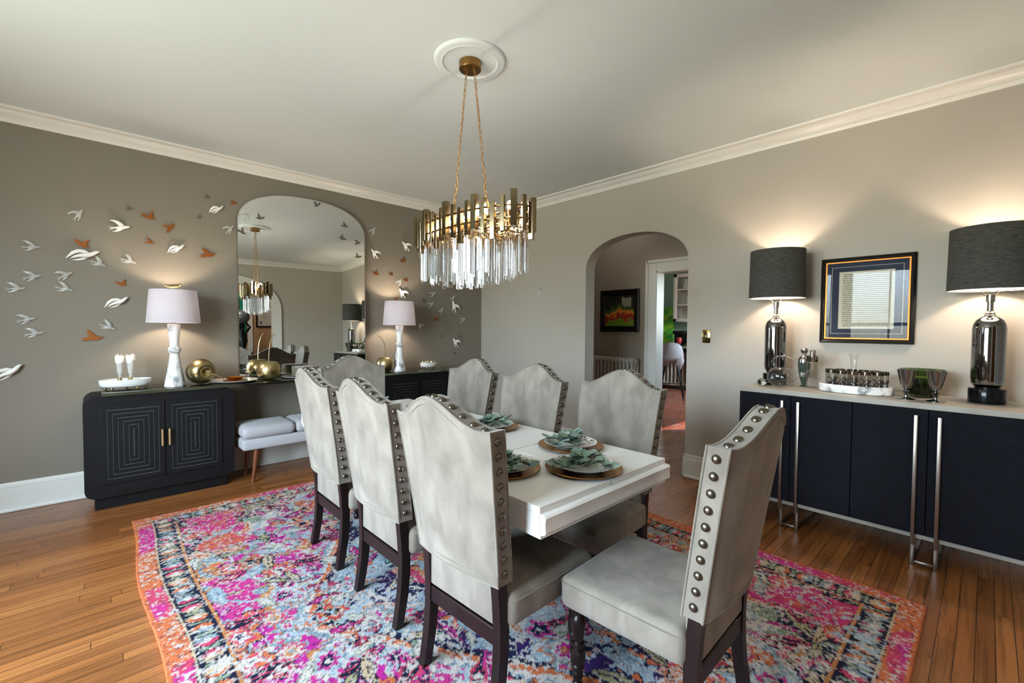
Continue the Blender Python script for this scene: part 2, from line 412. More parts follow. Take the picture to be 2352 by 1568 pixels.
# ------------------------------------------------------------------ rug
RX0, RX1, RY0, RY1 = -3.575, -0.955, -4.40, -0.80
def build_rug():
    cx, cy = (RX0+RX1)/2, (RY0+RY1)/2; hx, hy = (RX1-RX0)/2, (RY1-RY0)/2
    d = .0065; nx = int(2*hx/d); ny = int(2*hy/d)
    xs = np.linspace(-hx, hx, nx+1); ys = np.linspace(-hy, hy, ny+1)
    X, Y = np.meshgrid(xs, ys); rng = np.random.RandomState(3)
    def vnoise(sc, seed):
        r = np.random.RandomState(seed); gx = int(2*hx/sc)+4; gy = int(2*hy/sc)+4; g = r.rand(gy, gx)
        fx = (X+hx)/sc+1; fy = (Y+hy)/sc+1; ix = fx.astype(int); iy = fy.astype(int); tx = fx-ix; ty = fy-iy
        tx = tx*tx*(3-2*tx); ty = ty*ty*(3-2*ty)
        return (g[iy, ix]*(1-tx)+g[iy, ix+1]*tx)*(1-ty)+(g[iy+1, ix]*(1-tx)+g[iy+1, ix+1]*tx)*ty
    def fbm(sc, seed, n=3): return sum(vnoise(sc/2**k, seed+k)*.5**k for k in range(n))/sum(.5**k for k in range(n))
    C = {k: np.array(lin(v)[:3]) for k, v in dict(pink='cf3a8e', mag='c02c98', rose='d0486a', red='c43a42', orange='d47448', amber='cc8850', navy='20224a', ink='1c2038', purple='3c2464', cream='d8d0ca', sky='a9bccb', slate='8aa0ad', sage='8b9c88', olive='a69f74', sand='cdb694').items()}
    Wx = X+(fbm(.05, 11)-.5)*.035; Wy = Y+(fbm(.05, 21)-.5)*.035
    ax, ay = np.abs(Wx), np.abs(Wy)
    img = np.zeros(X.shape+(3,)); 
    def put(mask, c): img[mask] = C[c] if isinstance(c, str) else c
    lr = np.clip((X/hx+1)/2+.25*(fbm(.6, 31)-.5), 0, 1)           # magenta side (left) to red-orange side (right)
    A = np.where(fbm(.16, 41)[..., None] > .52, C['mag'], C['pink'])
    B = np.where(fbm(.13, 45)[..., None] > .5, C['red'], C['orange'])
    img[:] = np.where((lr+.25*(fbm(.08, 51)-.5))[..., None] > .55, B, A)
    n1 = fbm(.11, 61); put((n1 > .62), 'amber'); put((fbm(.10, 71) > .66), 'slate'); put(fbm(.12, 75) > .68, 'sand')
    fx, fy = hx-.215, hy-.215      # field half size
    # spandrels: navy corners with a stepped edge
    st = np.floor((ax/fx+.0)*9)/9
    cornr = (ax/fx*.62+ay/fy) ; stp = np.floor(ax/fx*10)/10*.62+np.floor(ay/fy*14)/14
    sp1 = stp > 1.16
    # stepped centre medallion
    med = (ax/(.80)+ay/(1.28)); medi = np.floor(ax/.8*8)/8+np.floor(ay/1.28*12)/12
    put((med < 1.12), 'slate'); put(med < 1.08, 'cream'); put(med < 1.05, 'orange'); put(med < 1.01, 'ink'); put(med < .97, 'sky'); 
    nn = fbm(.07, 81)
    put((med < .97) & (nn > .56), 'navy'); put((med < .97) & (fbm(.09, 91) > .62), 'purple'); put((med < .97) & (fbm(.08, 95) > .66), 'orange')
    put(med < .50, 'cream'); put(med < .48, 'navy'); put(med < .43, 'rose'); put((med < .43) & (fbm(.06, 97) > .5), 'amber'); put(med < .24, 'sky'); put(med < .2, 'navy'); put(med < .12, 'amber')
    put(sp1, 'ink'); put(np.abs(stp-1.16) < .03, 'sage'); put(np.abs(stp-1.11) < .025, 'cream'); put(np.abs(stp-1.06) < .02, 'orange')
    put(sp1 & (fbm(.05, 101) > .6), 'rose'); put(sp1 & (fbm(.06, 105) > .65), 'sage')
    # vines
    for k, (a0, b0, c0, col, w_) in enumerate([(.55, .2, 7, 'sky', .014), (.95, .12, 9, 'slate', .012), (.75, .15, 8, 'sage', .010), (.35, .2, 6, 'sky', .012)]):
        m_ = np.abs(ax-(a0+b0*np.sin(c0*ay+k)))<w_; put(m_ & (med > 1.12) & (~sp1), col)
        m_ = np.abs(ay-(a0*1.35+b0*np.sin(c0*ax+k*2)))<w_; put(m_ & (med > 1.12) & (~sp1), col)
    # rosettes and leaves, symmetric in the four quarters
    def rosette(px, py, R, cols, n, ph):
        dx, dy = ax-px, ay-py; r = np.hypot(dx, dy)/R; th = np.arctan2(dy, dx)+ph
        k = r/(1+.22*np.cos(n*th))
        put(k < 1.12, cols[0]); put(k < .98, cols[1]); put(k < .66, cols[2]); put(k < .42, cols[3]); put(k < .18, cols[0])
    def leaf(px, py, L, a, c0, c1):
        dx, dy = ax-px, ay-py; u = (dx*math.cos(a)+dy*math.sin(a))/L; v = (-dx*math.sin(a)+dy*math.cos(a))/L
        u2 = u; wd = .30*np.clip(1-u2*u2, 0, 1)*(1+.35*np.abs(np.sin(u*14)))
        m_ = (np.abs(u) < 1) & (np.abs(v) < wd); put(m_, c0); put((np.abs(u) < .85) & (np.abs(v) < wd*.62), c1); put((np.abs(u) < .8) & (np.abs(v) < .03), c0)
    pal = [('navy', 'orange', 'rose', 'cream'), ('slate', 'rose', 'cream', 'amber'), ('ink', 'sand', 'orange', 'navy'), ('cream', 'sky', 'pink', 'navy'), ('orange', 'slate', 'cream', 'mag'), ('sage', 'red', 'amber', 'ink')]
    for i in range(62):
        px, py = rng.rand()*fx, rng.rand()*fy
        rosette(px, py, .035+.05*rng.rand(), pal[rng.randint(6)], rng.randint(5, 9), rng.rand()*6)
    lp = [('ink', 'sand'), ('navy', 'olive'), ('slate', 'sky'), ('ink', 'rose'), ('cream', 'orange'), ('sage', 'cream'), ('navy', 'pink'), ('rose', 'ink')]
    for i in range(120):
        px, py = rng.rand()*fx, rng.rand()*fy; c = lp[rng.randint(8)]
        leaf(px, py, .04+.07*rng.rand(), rng.rand()*PI, *c)
    for s_ in range(26):                                        # pink fern leaves inside the spandrels
        px, py = fx*(.72+.28*rng.rand()), fy*(.66+.34*rng.rand()); leaf(px, py, .07+.07*rng.rand(), rng.rand()*PI, 'rose', 'orange' if rng.rand() < .4 else 'pink')
    # borders
    dist = np.minimum(hx-np.abs(X), hy-np.abs(Y)); along = np.where((hx-np.abs(X)) < (hy-np.abs(Y)), Y, X)
    dw = dist+(fbm(.03, 111)-.5)*.008
    bb = dw < .215; put(bb, 'ink')
    period = .10; ph = np.abs(((along/period) % 1)-.5)*2; ctr = .145; rr = np.hypot(ph*period*.5, (dw-ctr)*.85)
    kk = np.floor(along/period+.5).astype(int)
    for q, c in enumerate(('sand', 'rose', 'slate', 'orange')):
        put(bb & (rr < .034+.004*np.cos(12*np.arctan2(dw-ctr, ph*.05))) & (kk % 4 == q), c)
    put(bb & (rr < .014), 'cream'); put(bb & (np.abs(ph-1) < .16) & (np.abs(dw-ctr) < .035), 'sage')
    put(np.abs(dw-.205) < .006, 'amber'); put(np.abs(dw-.09) < .004, 'sand')
    put(dw < .085, 'rose'); ob = fbm(.35, 121); put((dw < .085) & (ob > .5), 'orange'); put((dw < .085) & (ob < .4), 'pink')
    put(dist < .014, 'orange')
    # worn speckle to cream; extra cream rightward paints in missing light
    wear_light = .05*(lr-.45)+fbm(.25, 131, 2)*.5+fbm(.018, 141, 1)*.5+.10*rng.rand(*X.shape)
    m_ = (wear_light > .745) & (dist > .02)
    img[m_] = C['cream']*(.9+.1*rng.rand(*X.shape)[m_][..., None])
    wear2 = fbm(.3, 151, 2)*.5+fbm(.022, 161, 2)*.55; m_ = (wear2 > .72) & (dist > .09); img[m_] = C['sky']
    sc3 = .62*vnoise(.014, 181)+.38*rng.rand(*X.shape)+.10*(fbm(.3, 183, 2)-.5)
    m_ = (sc3 > .665) & (dist > .012); img[m_] = img[m_]*.25+C['cream']*.75
    sc4 = .6*vnoise(.016, 191)+.4*rng.rand(*X.shape); m_ = (sc4 > .74); img[m_] = img[m_]*.35+C['navy']*.65
    img *= (.56+.24*rng.rand(*X.shape))[..., None]
    # mesh
    Z = .012+.0012*fbm(.3, 171); Xw = X.copy()
    wv = np.exp(-((X+hx)/.35)**2); Xw += wv*.015*np.sin(Y*4.2+1.0); Z += wv*.012*np.clip(np.sin(Y*5.1+.4), 0, 1)**2
    co = np.stack([Xw+cx, Y+cy, Z], -1).reshape(-1, 3)
    idx = np.arange((nx+1)*(ny+1)).reshape(ny+1, nx+1)
    F = np.stack([idx[:-1, :-1], idx[:-1, 1:], idx[1:, 1:], idx[1:, :-1]], -1).reshape(-1, 4)
    rim = np.concatenate([idx[0, :], idx[1:, -1], idx[-1, -2::-1], idx[-2:0:-1, 0]])
    low = co[rim].copy(); low[:, 2] = .0005; base = len(co); nR = len(rim); co = np.concatenate([co, low])
    a_ = np.arange(nR); b_ = (a_+1) % nR; F2 = np.stack([rim[b_], rim[a_], base+a_, base+b_], -1)
    F = np.concatenate([F, F2])
    me = bpy.data.meshes.new('area_rug'); me.vertices.add(len(co)); me.vertices.foreach_set('co', co.ravel().astype(np.float32))
    me.loops.add(F.size); me.loops.foreach_set('vertex_index', F.ravel().astype(np.int32)); me.polygons.add(len(F))
    me.polygons.foreach_set('loop_start', np.arange(0, F.size, 4, dtype=np.int32)); me.polygons.foreach_set('loop_total', np.full(len(F), 4, np.int32))
    me.update(calc_edges=True)
    ca = me.color_attributes.new('woven', 'FLOAT_COLOR', 'POINT'); col = np.ones((len(co), 4), np.float32)
    col[:base, :3] = img.reshape(-1, 3); col[base:, :3] = C['orange']; ca.data.foreach_set('color', col.ravel())
    m = mat('woven_rug', 'ffffff', .95, **{'Specular IOR Level': .15}); q = NB(m); at = q.n('Attribute'); at.attribute_name = 'woven'
    nz = q.n('TexNoise'); nz.inputs['Scale'].default_value = 260; nz.inputs['Detail'].default_value = 2
    g = q.n('NewGeometry'); q.l(g.outputs['Position'], nz.inputs['Vector'])
    mx = q.n('MixRGB', blend_type='MULTIPLY'); mx.inputs[0].default_value = .6; q.l(at.outputs['Color'], mx.inputs[1])
    q.l(q.ramp(nz.outputs[0], [(.3, 'a0a0a0'), (.6, 'ffffff')]), mx.inputs[2])
    b = m.node_tree.nodes['Principled BSDF']; q.l(mx.outputs[0], b.inputs['Base Color'])
    bp = q.n('Bump'); bp.inputs['Strength'].default_value = .5; bp.inputs['Distance'].default_value = .004; q.l(nz.outputs[0], bp.inputs['Height']); q.l(bp.outputs[0], b.inputs['Normal'])
    me.materials.append(m)
    o = bpy.data.objects.new('area_rug', me); COL.objects.link(o)
    tag(o, 'large distressed pink, orange and navy oriental rug under the dining table', 'rug')
build_rug()

# ------------------------------------------------------------------ dining chairs
def back_x(z): t = (z-.44)/.6; return -.290-.080*t-.010*t*t
def bx(u, z): return back_x(z)-.034*(1-u*u)
def half_w(z): t = min(1, max(0, (z-.44)/.52)); return .212+.036*t**1.2
def top_z(u):
    a = min(1, abs(u)/.90); return .957+.085*(.5+.5*math.cos(PI*a))+(.004*((abs(u)-.9)/.1) if abs(u) > .9 else 0)
def bot_z(u): return .455+.014*(1-u*u)
def chair_back():
    b = bm_(); nu, nv = 18, 14; T = .060; R = {}
    for side in (0, 1):
        for i in range(nu+1):
            u = -1+2*i/nu
            for j in range(nv+1):
                v = j/nv; zt = top_z(u); z = bot_z(u)+(zt-bot_z(u))*v
                pad = (1-abs(u)**6)*(1-abs(2*v-1)**8); x = bx(u, z)+(T+.010*pad if side else -.004*pad)
                R[side, i, j] = b.verts.new((x, u*half_w(z), z))
    for side in (0, 1):
        for i in range(nu):
            for j in range(nv):
                b.faces.new([R[side, i, j], R[side, i+1, j], R[side, i+1, j+1], R[side, i, j+1]])
    loop = [(i, 0) for i in range(nu+1)]+[(nu, j) for j in range(1, nv+1)]+[(i, nv) for i in range(nu-1, -1, -1)]+[(0, j) for j in range(nv-1, 0, -1)]
    for k in range(len(loop)):
        p, q = loop[k], loop[(k+1) % len(loop)]
        b.faces.new([R[0, p[0], p[1]], R[0, q[0], q[1]], R[1, q[0], q[1]], R[1, p[0], p[1]]])
    es = [e for e in b.edges if len(e.link_faces) == 2 and e.calc_face_angle(0) > math.radians(60)]
    bmesh.ops.bevel(b, geom=es, offset=.007, segments=2, profile=.5, affect='EDGES')
    return b
def chair_outline(dx, ins=0):
    pts = []
    n = 18
    for i in range(n+1):
        u = -1+2*i/n; z = bot_z(u)+ins; pts.append((bx(u, z)+dx, u*(half_w(z)-ins), z))
    for j in range(1, 12):
        z = bot_z(1)+(top_z(1)-bot_z(1))*j/12; pts.append((back_x(z)+dx, half_w(z)-ins, z))
    for i in range(n, -1, -1):
        u = -1+2*i/n; z = top_z(u)-ins; pts.append((bx(u, z)+dx, u*(half_w(z)-ins), z))
    for j in range(11, 0, -1):
        z = bot_z(1)+(top_z(1)-bot_z(1))*j/12; pts.append((back_x(z)+dx, -half_w(z)+ins, z))
    return pts
def turned_leg(x, y):
    b = bm_()
    box(b, x-.024, y-.024, .285, x+.024, y+.024, .31, .004)
    lathe(b, [(.019, .29), (.026, .284), (.026, .278), (.018, .272), (.024, .264), (.027, .252), (.0255, .232), (.0205, .198), (.0165, .178), (.022, .172), (.023, .164), (.017, .158), (.019, .15)], 20, (x, y, 0))
    box(b, x-.020, y-.020, .095, x+.020, y+.020, .15, .005)
    lathe(b, [(.017, .096), (.022, .088), (.022, .080), (.015, .072), (.0195, .060), (.019, .048), (.012, .034), (.017, .028), (.020, .018), (.016, .004), (.013, .001)], 20, (x, y, 0))
    return b
def rear_leg(y):
    b = bm_(); pts = [(-.288, .001), (-.277, .06), (-.264, .14), (-.257, .22), (-.256, .30), (-.261, .38), (-.270, .47), (-.278, .53)]
    hw = .017; R = []
    for x, z in pts:
        d = .020 if z > .2 else .017+.003*z/.2
        yy = y*(1+.0*z)
        R.append([b.verts.new((x-d, yy-hw, z)), b.verts.new((x+d, yy-hw, z)), b.verts.new((x+d, yy+hw, z)), b.verts.new((x-d, yy+hw, z))])
    for p, q in zip(R, R[1:]):
        for k in range(4): b.faces.new((p[k], p[(k+1) % 4], q[(k+1) % 4], q[k]))
    b.faces.new(R[0]); b.faces.new(R[-1])
    return b
def make_chair():
    t = thing('dining_chair', '', 'chair')
    b = bm_(); box(b, -.245, -.232, .300, .192, .232, .412, .028, 4)
    for v in b.verts:
        if v.co.z > .397: v.co.z += .012*(1-(v.co.y/.24)**2)*(1-((v.co.x+.03)/.22)**2) if abs(v.co.x+.03) < .22 else 0
        k = 1+.03*(v.co.x+.03)/.2; v.co.y *= k
    st = obj('seat', b, suede, t, angle=60)
    p = []
    for q in rrect(-.232, -.223, .186, .223, .03, 4): p.append((q[0], q[1]*(1+.03*(q[0]+.03)/.2), .394))
    # seam cord around the cushion
    b = bm_(); c4 = [(x*1.0+(.008 if x > 0 else -.008), y*1.043, .391) for x, y, z in p]; tube(b, c4, .0022, 6, closed=True); obj('piping', b, suede2, st)
    bk = obj('backrest', chair_back(), suede, t, angle=50)
    b = bm_(); tube(b, chair_outline(.0005), .0038, 6, closed=True); tube(b, chair_outline(-.003, .020), .0022, 6, closed=True); tube(b, chair_outline(.060), .0035, 6, closed=True); obj('piping', b, suede2, bk)
    b = bm_(); box(b, -.272, -.190, .305, -.232, .190, .485, .010); obj('seat_back_panel', b, suede, t)
    for s in (-1, 1):
        obj('leg', turned_leg(.145, s*.187), wood_d, t); obj('leg', rear_leg(s*.187), wood_d, t, angle=50)
    b = bm_(); box(b, -.273, -.172, .240, -.241, .172, .300, .004); obj('stretcher', b, wood_d, t, smooth=False)
    b = bm_(); lathe(b, [(.013, -.001), (.013, .001), (.0118, .004), (.0085, .0072), (.0045, .0088), (0, .0092)], 12, cap=False); 
    nb = obj('nail_head', b, nail, t); first = [True]
    def nh(p, d):
        o = nb if first[0] else nb.copy()
        if not first[0]: COL.objects.link(o)
        first[0] = False; o.parent = t; o.location = p; o.rotation_euler = Vector(d).to_track_quat('Z', 'Y').to_euler()
    for s in (-1, 1):
        for k in range(10):
            z = .492+.0485*k; nh((back_x(z)+.030, s*half_w(z), z), (0, s, 0))
    for k in range(11):
        u = -.83+.166*k; z = top_z(u); dz = (top_z(u+.02)-top_z(u-.02))/(.04*.247); nh((bx(u, z)+.030, u*half_w(z), z-.0005), (-.1, -dz, 1))
    return t
CH = make_chair(); used = False
chairs = [
    (-2.522, -2.085, -.015, 'grey suede dining chair seen from behind, farthest of the near-side row', 'chairs along the near side of the table'),
    (-2.530, -2.700, 0, 'grey suede dining chair seen from behind, middle of the near-side row', 'chairs along the near side of the table'),
    (-2.546, -3.312, .045, 'grey suede dining chair seen from behind, largest of the near-side row with creased back', 'chairs along the near side of the table'),
    (-2.105, -2.055, PI-.03, 'grey suede dining chair facing the camera, leftmost of the three beside the grey right wall', 'chairs along the far side of the table'),
    (-2.125, -2.68, PI, 'grey suede dining chair facing the camera, middle one beside the grey right wall', 'chairs along the far side of the table'),
    (-2.015, -3.222, PI+.01, 'grey suede dining chair facing the camera in front of the archway', 'chairs along the far side of the table'),
    (-2.325, -3.745, PI/2+.03, 'suede dining chair with brown back at the near table end, before the sideboard', 'chairs at the ends of the table'),
    (-2.288, -1.585, -PI/2, 'grey suede dining chair at the far end of the table below the mirror', 'chairs at the ends of the table')]
for x, y, rz, lab, grp in chairs:
    c = CH if not used else dup(CH); used = True
    c.location = (x, y, .0125); c.rotation_euler = (0, 0, rz); c['label'] = lab; c['group'] = 'grey suede nailhead dining chairs'

# ------------------------------------------------------------------ dining table
TX0, TX1, TY0, TY1, TZ = -2.712, -1.905, -3.60, -1.42, .71
t = thing('dining_table', 'long white lacquered dining table with extension leaves set with gold chargers', 'table', ((TX0+TX1)/2, (TY0+TY1)/2, .0145))
ox, oy = (TX0+TX1)/2, (TY0+TY1)/2; hw, hl = (TX1-TX0)/2, (TY1-TY0)/2; oz = .0145
def tb(x0, y0, z0, x1, y1, z1, name, m, bev=.002, parent=None):
    b = bm_(); box(b, x0-ox, y0-oy, z0-oz, x1-ox, y1-oy, z1-oz, bev); return obj(name, b, m, parent or t, smooth=False)
g = .0034; SX = -2.318; SA, SB = -3.052, -1.97
tb(TX0, SA+g, TZ-.022, TX1, SB-g, TZ, 'tabletop', lacq)
for (a, b_) in ((TY0, SA-g), (SB+g, TY1)):
    tb(TX0, a, TZ-.022, SX-g, b_, TZ, 'table_leaf', lacq); tb(SX+g, a, TZ-.022, TX1, b_, TZ, 'table_leaf', lacq)
dark = mat('dark_gap', '0c0c0d', .8)
tb(TX0+.02, TY0+.02, TZ-.03, TX1-.02, TY1-.02, TZ-.0225, 'underlay', dark, 0)
b = bm_()
for x0, x1 in ((TX0+.001, TX0+.02), (TX1-.02, TX1-.001)): box(b, x0-ox, TY0+.002-oy, TZ-.103-oz, x1-ox, TY1-.002-oy, TZ-.0225-oz, .001)
obj('apron', b, lacq, t, smooth=False)
for s, yy in ((-1, TY0), (1, TY1)):
    b = bm_()
    pr = [(.0, TZ-.103), (.004, TZ-.103), (.004, TZ-.092), (.020, TZ-.085), (.026, TZ-.078), (.024, TZ-.060), (.024, TZ-.040), (.027, TZ-.030), (.020, TZ-.024), (.004, TZ-.022), (0, TZ-.022)]
    prism(b, [((yy+s*(d-.001))-oy, z-oz) for d, z in pr], 'x', TX0+.002-ox, TX1-.002-ox)
    obj('end_rail', b, lacq, t, angle=30)
for yy in (-2.965, -2.385):
    tb(TX0+.10, yy-.006, .0145, TX1-.10, yy+.006, TZ-.031, 'leg', sheet, .001)

# ------------------------------------------------------------------ place settings
def plate_pattern():
    m = mat('patterned_plate', 'f0efec', .15); q = NB(m); c = q.n('TexCoord'); s = q.n('SeparateXYZ'); q.l(c.outputs['Object'], s.inputs[0])
    r = q.m('SQRT', q.m('ADD', q.m('MULTIPLY', s.outputs[0], s.outputs[0]), q.m('MULTIPLY', s.outputs[1], s.outputs[1])))
    n = q.n('TexNoise'); n.inputs['Scale'].default_value = 30; n.inputs['Distortion'].default_value = 2.5; n.inputs['Detail'].default_value = 1; q.l(c.outputs['Object'], n.inputs[0])
    k = q.m('MULTIPLY', q.m('LESS_THAN', q.m('ABSOLUTE', q.m('SUBTRACT', n.outputs[0], .5)), .05), q.m('MULTIPLY', q.m('GREATER_THAN', r, .082), q.m('LESS_THAN', r, .1215)))
    k = q.m('MAXIMUM', k, q.m('MULTIPLY', q.m('GREATER_THAN', r, .1235), .55))
    x = q.n('MixRGB'); q.l(k, x.inputs[0]); x.inputs[1].default_value = lin('f0efec'); x.inputs[2].default_value = lin('3d362e')
    q.l(x.outputs[0], m.node_tree.nodes['Principled BSDF'].inputs['Base Color']); return m
platem = plate_pattern()
leafm = mat('eucalyptus_leaf', '66807a', .55, col2='92a69e', scale=18, detail=3)
leafm2 = mat('eucalyptus_leaf_green', '56705f', .55, col2='7c917f', scale=18, detail=3)
stemm = mat('eucalyptus_stem', '6c6a48', .6)
def add_leaf(b, p, az, el, L, W, mi):
    d = Vector((math.cos(az)*math.cos(el), math.sin(az)*math.cos(el), math.sin(el))); s_ = Vector((-math.sin(az), math.cos(az), 0)); n = d.cross(s_)
    roll = random.uniform(-.5, .5); s_ = s_*math.cos(roll)+n*math.sin(roll); n = d.cross(s_)
    N = 7; Lr = []; Rr = []; Cc = []
    for i in range(N+1):
        t_ = i/N; w_ = W*math.sin(PI*min(1, t_*.93+.03))**.75; c = Vector(p)+d*(L*t_)-n*(-.18*L*t_*t_)
        Cc.append(b.verts.new(c)); Lr.append(b.verts.new(c+s_*w_-n*(-.12*w_))); Rr.append(b.verts.new(c-s_*w_-n*(-.12*w_)))
    for i in range(N):
        for a, bb in ((Lr, Cc), (Cc, Rr)):
            f = b.faces.new((a[i], a[i+1], bb[i+1], bb[i])); f.material_index = mi
def sprig(seed, lab):
    random.seed(seed); t = thing('eucalyptus_sprig', lab, 'greenery'); st = bm_(); lf = bm_()
    for k in range(5):
        a0 = k*2*PI/5+random.uniform(-.3, .3); p = Vector((random.uniform(-.03, .03), random.uniform(-.03, .03), .012)); pts = [p.copy()]; a = a0
        for j in range(7):
            a += random.uniform(-.35, .35); p = p+Vector((math.cos(a)*.017, math.sin(a)*.017, .008 if j < 3 else -.002)); pts.append(p.copy())
            for s_ in (-1, 1):
                add_leaf(lf, p, a+s_*random.uniform(.7, 1.5), random.uniform(-.15, .35), random.uniform(.034, .044), random.uniform(.014, .019), random.choice((0, 0, 1)))
        tube(st, pts, .0016, 6)
        add_leaf(lf, p, a, .2, .05, .019, 0)
    for k in range(9):
        add_leaf(lf, (random.uniform(-.03, .03), random.uniform(-.03, .03), random.uniform(.03, .045)), random.uniform(0, 6.28), random.uniform(-.1, .4), .052, .022, random.choice((0, 1)))
    obj('stem', st, stemm, t); obj('leaves', lf, [leafm, leafm2], t, angle=80)
    return t
sprigs = [sprig(11, ''), sprig(22, ''), sprig(33, '')]
b = bm_(); lathe(b, [(.0, .0), (.098, .0), (.104, .002), (.150, .0105), (.1555, .0125), (.1545, .014), (.149, .0125), (.103, .004), (.096, .003), (0, .003)], 64, cap=False)
charger0 = obj('charger', b, copper)
b = bm_(); lathe(b, [(0, 0), (.075, 0), (.078, .003), (.085, .008), (.122, .021), (.1262, .0235), (.1255, .025), (.121, .0235), (.084, .0115), (.074, .006), (0, .006)], 64, cap=False)
plate0 = obj('dinner_plate', b, platem)
sets = [(-2.30, -3.455, 'at the near end of the table'), (-2.07, -3.20, 'on the far side of the table before the archway chair'), (-2.545, -3.235, 'half hidden behind the largest near-side chair'),
        (-2.09, -2.64, 'on the far side of the table by the middle far chair'), (-2.53, -2.66, 'glimpsed between the two nearest chair backs'), (-2.09, -2.03, 'on the far side by the leftmost far chair'), (-2.53, -2.03, 'on the near side by the farthest near-side chair'), (-2.30, -1.60, 'at the far end of the table')]
for i, (x, y, lab) in enumerate(sets):
    c = charger0 if i == 0 else dup(charger0); c.location = (x, y, TZ+.0003); tag(c, 'copper charger '+lab, 'charger', 'copper chargers on the table')
    p = plate0 if i == 0 else dup(plate0); p.location = (x, y, TZ+.0045); p.rotation_euler = (0, 0, i*1.3); tag(p, 'scroll-rimmed white plate '+lab, 'plate', 'patterned plates on the chargers')
    s_ = sprigs[i] if i < 3 else dup(sprigs[i % 3]); s_.location = (x-.005, y+.005, TZ+.006); s_.rotation_euler = (0, 0, i*2.1); tag(s_, 'eucalyptus sprig '+lab, 'greenery', 'eucalyptus sprigs on the plates')

# ------------------------------------------------------------------ black cabinets under the glass shelf
def cabinet(x0, x1, lab):
    y0, y1 = -.415, -.035; z0, z1 = .085, .785
    t = thing('cabinet', lab, 'cabinet', ((x0+x1)/2, (y0+y1)/2, 0), 0, 'black carved cabinets'); cx, cy = (x0+x1)/2, (y0+y1)/2
    b = bm_(); prism(b, [(p[0]-cx, p[1]) for p in rrect(x0, z0, x1, z1, .062, 8)], 'y', y0-cy, y1-cy, .003, 1); obj('body', b, ebony, t)
    b = bm_(); box(b, x0+.05-cx, y0+.03-cy, 0, x1-.05-cx, y1-cy, z0+.005, .002); obj('plinth', b, ebony, t, smooth=False)
    m_ = (x0+x1)/2; dz0, dz1 = .175, .725
    for a, c in ((x0+.085, m_-.003), (m_+.003, x1-.085)):
        b = bm_(); box(b, a-cx, y0-.008-cy, dz0, c-cx, y0+.004-cy, dz1, .002); d = obj('door', b, ebony, t, smooth=False)
        b = bm_(); n = 6
        for k in range(n):
            ins = .035+.0285*k; X0, X1, Z0, Z1 = a+ins-cx, c-ins-cx, dz0+ins, dz1-ins; yy = y0-.0088-cy; w_ = .0015
            box(b, X0, yy, Z1-2*w_, X1, yy+.003, Z1); box(b, X0, yy, Z0, X1, yy+.003, Z0+2*w_); box(b, X0, yy, Z0, X0+w_, yy+.003, Z1); box(b, X1-w_, yy, Z0, X1, yy+.003, Z1)
        obj('inlay', b, groove, d)
        hx_ = (c-.018 if a < m_-.05 else a+.018)-cx
        b = bm_(); tube(b, [(hx_, y0-.030-cy, .40), (hx_, y0-.030-cy, .52)], .0065, 10)
        for zz in (.415, .505): tube(b, [(hx_, y0-.008-cy, zz), (hx_, y0-.030-cy, zz)], .004, 8)
        obj('handle', b, mat('satin_gold', 'd0b07c', .4, .9), d)
    return t
cabinet(-3.785, -2.905, 'black cabinet left of the grey bench, concentric square grooves on its doors')
cabinet(-1.615, -.755, 'black cabinet behind the dining chairs, right of the mirror, with grooved doors')
GZ = .8095
b = bm_(); box(b, -3.69, -.44, .790, -.80, -.03, GZ, .0015); tag(obj('glass_shelf', b, sheet), 'long clear glass shelf with green edge spanning the two black cabinets', 'shelf')

# ------------------------------------------------------------------ bench
t = thing('bench', 'low pale grey upholstered bench with cushions and teak legs under the glass shelf', 'bench', (-2.265, -.36, 0))
b = bm_(); box(b, -.605, -.165, .275, .605, .185, .365, .022, 3); obj('base', b, linen, t, angle=60)
for cx_ in (-.4033, 0, .4033):
    b = bm_(); box(b, cx_-.201, -.17, .366, cx_+.201, .19, .465, .042, 4)
    for v in b.verts:
        if v.co.z > .42: v.co.z += .022*max(0, 1-((v.co.x-cx_)/.205)**2)*max(0, 1-((v.co.y-.01)/.18)**2)
    obj('cushion', b, linen, t, angle=70)
for sx_ in (-.495, .495):
    for sy_ in (-.115, .135):
        b = bm_(); tube(b, [(sx_+(.03 if sx_ > 0 else -.03), sy_, .001), (sx_, sy_, .28)], [.011, .021], 16); obj('leg', b, wood_t, t)

# ------------------------------------------------------------------ arched mirror
def arch_ring(x0, x1, z0, spr, top): return [(x0, z0)]+arch_pts(x0, x1, spr, top, 40, 2.25)+[(x1, z0)]
mt_ = thing('mirror', 'tall arched frameless-look mirror leaning on the grey wall between the two white lamps', 'mirror', (-2.205, -.035, GZ+.0005), 0)
mt_.rotation_euler = (-.012, 0, -.038)
ip = arch_ring(-.575, .575, .004, 1.39, 1.695); op = arch_ring(-.582, .582, 0, 1.39, 1.703)
b = bm_(); prism(b, ip, 'y', -.014, .004); obj('glass', b, mirror, mt_, smooth=False)
b = bm_()
for i in range(len(ip)-1): prism(b, [ip[i], ip[i+1], op[i+1], op[i]], 'y', -.018, .006)
prism(b, [ip[0], ip[-1], op[-1], op[0]], 'y', -.018, .006)
bmesh.ops.remove_doubles(b, verts=b.verts, dist=1e-4); obj('frame', b, nickel, mt_, smooth=False)

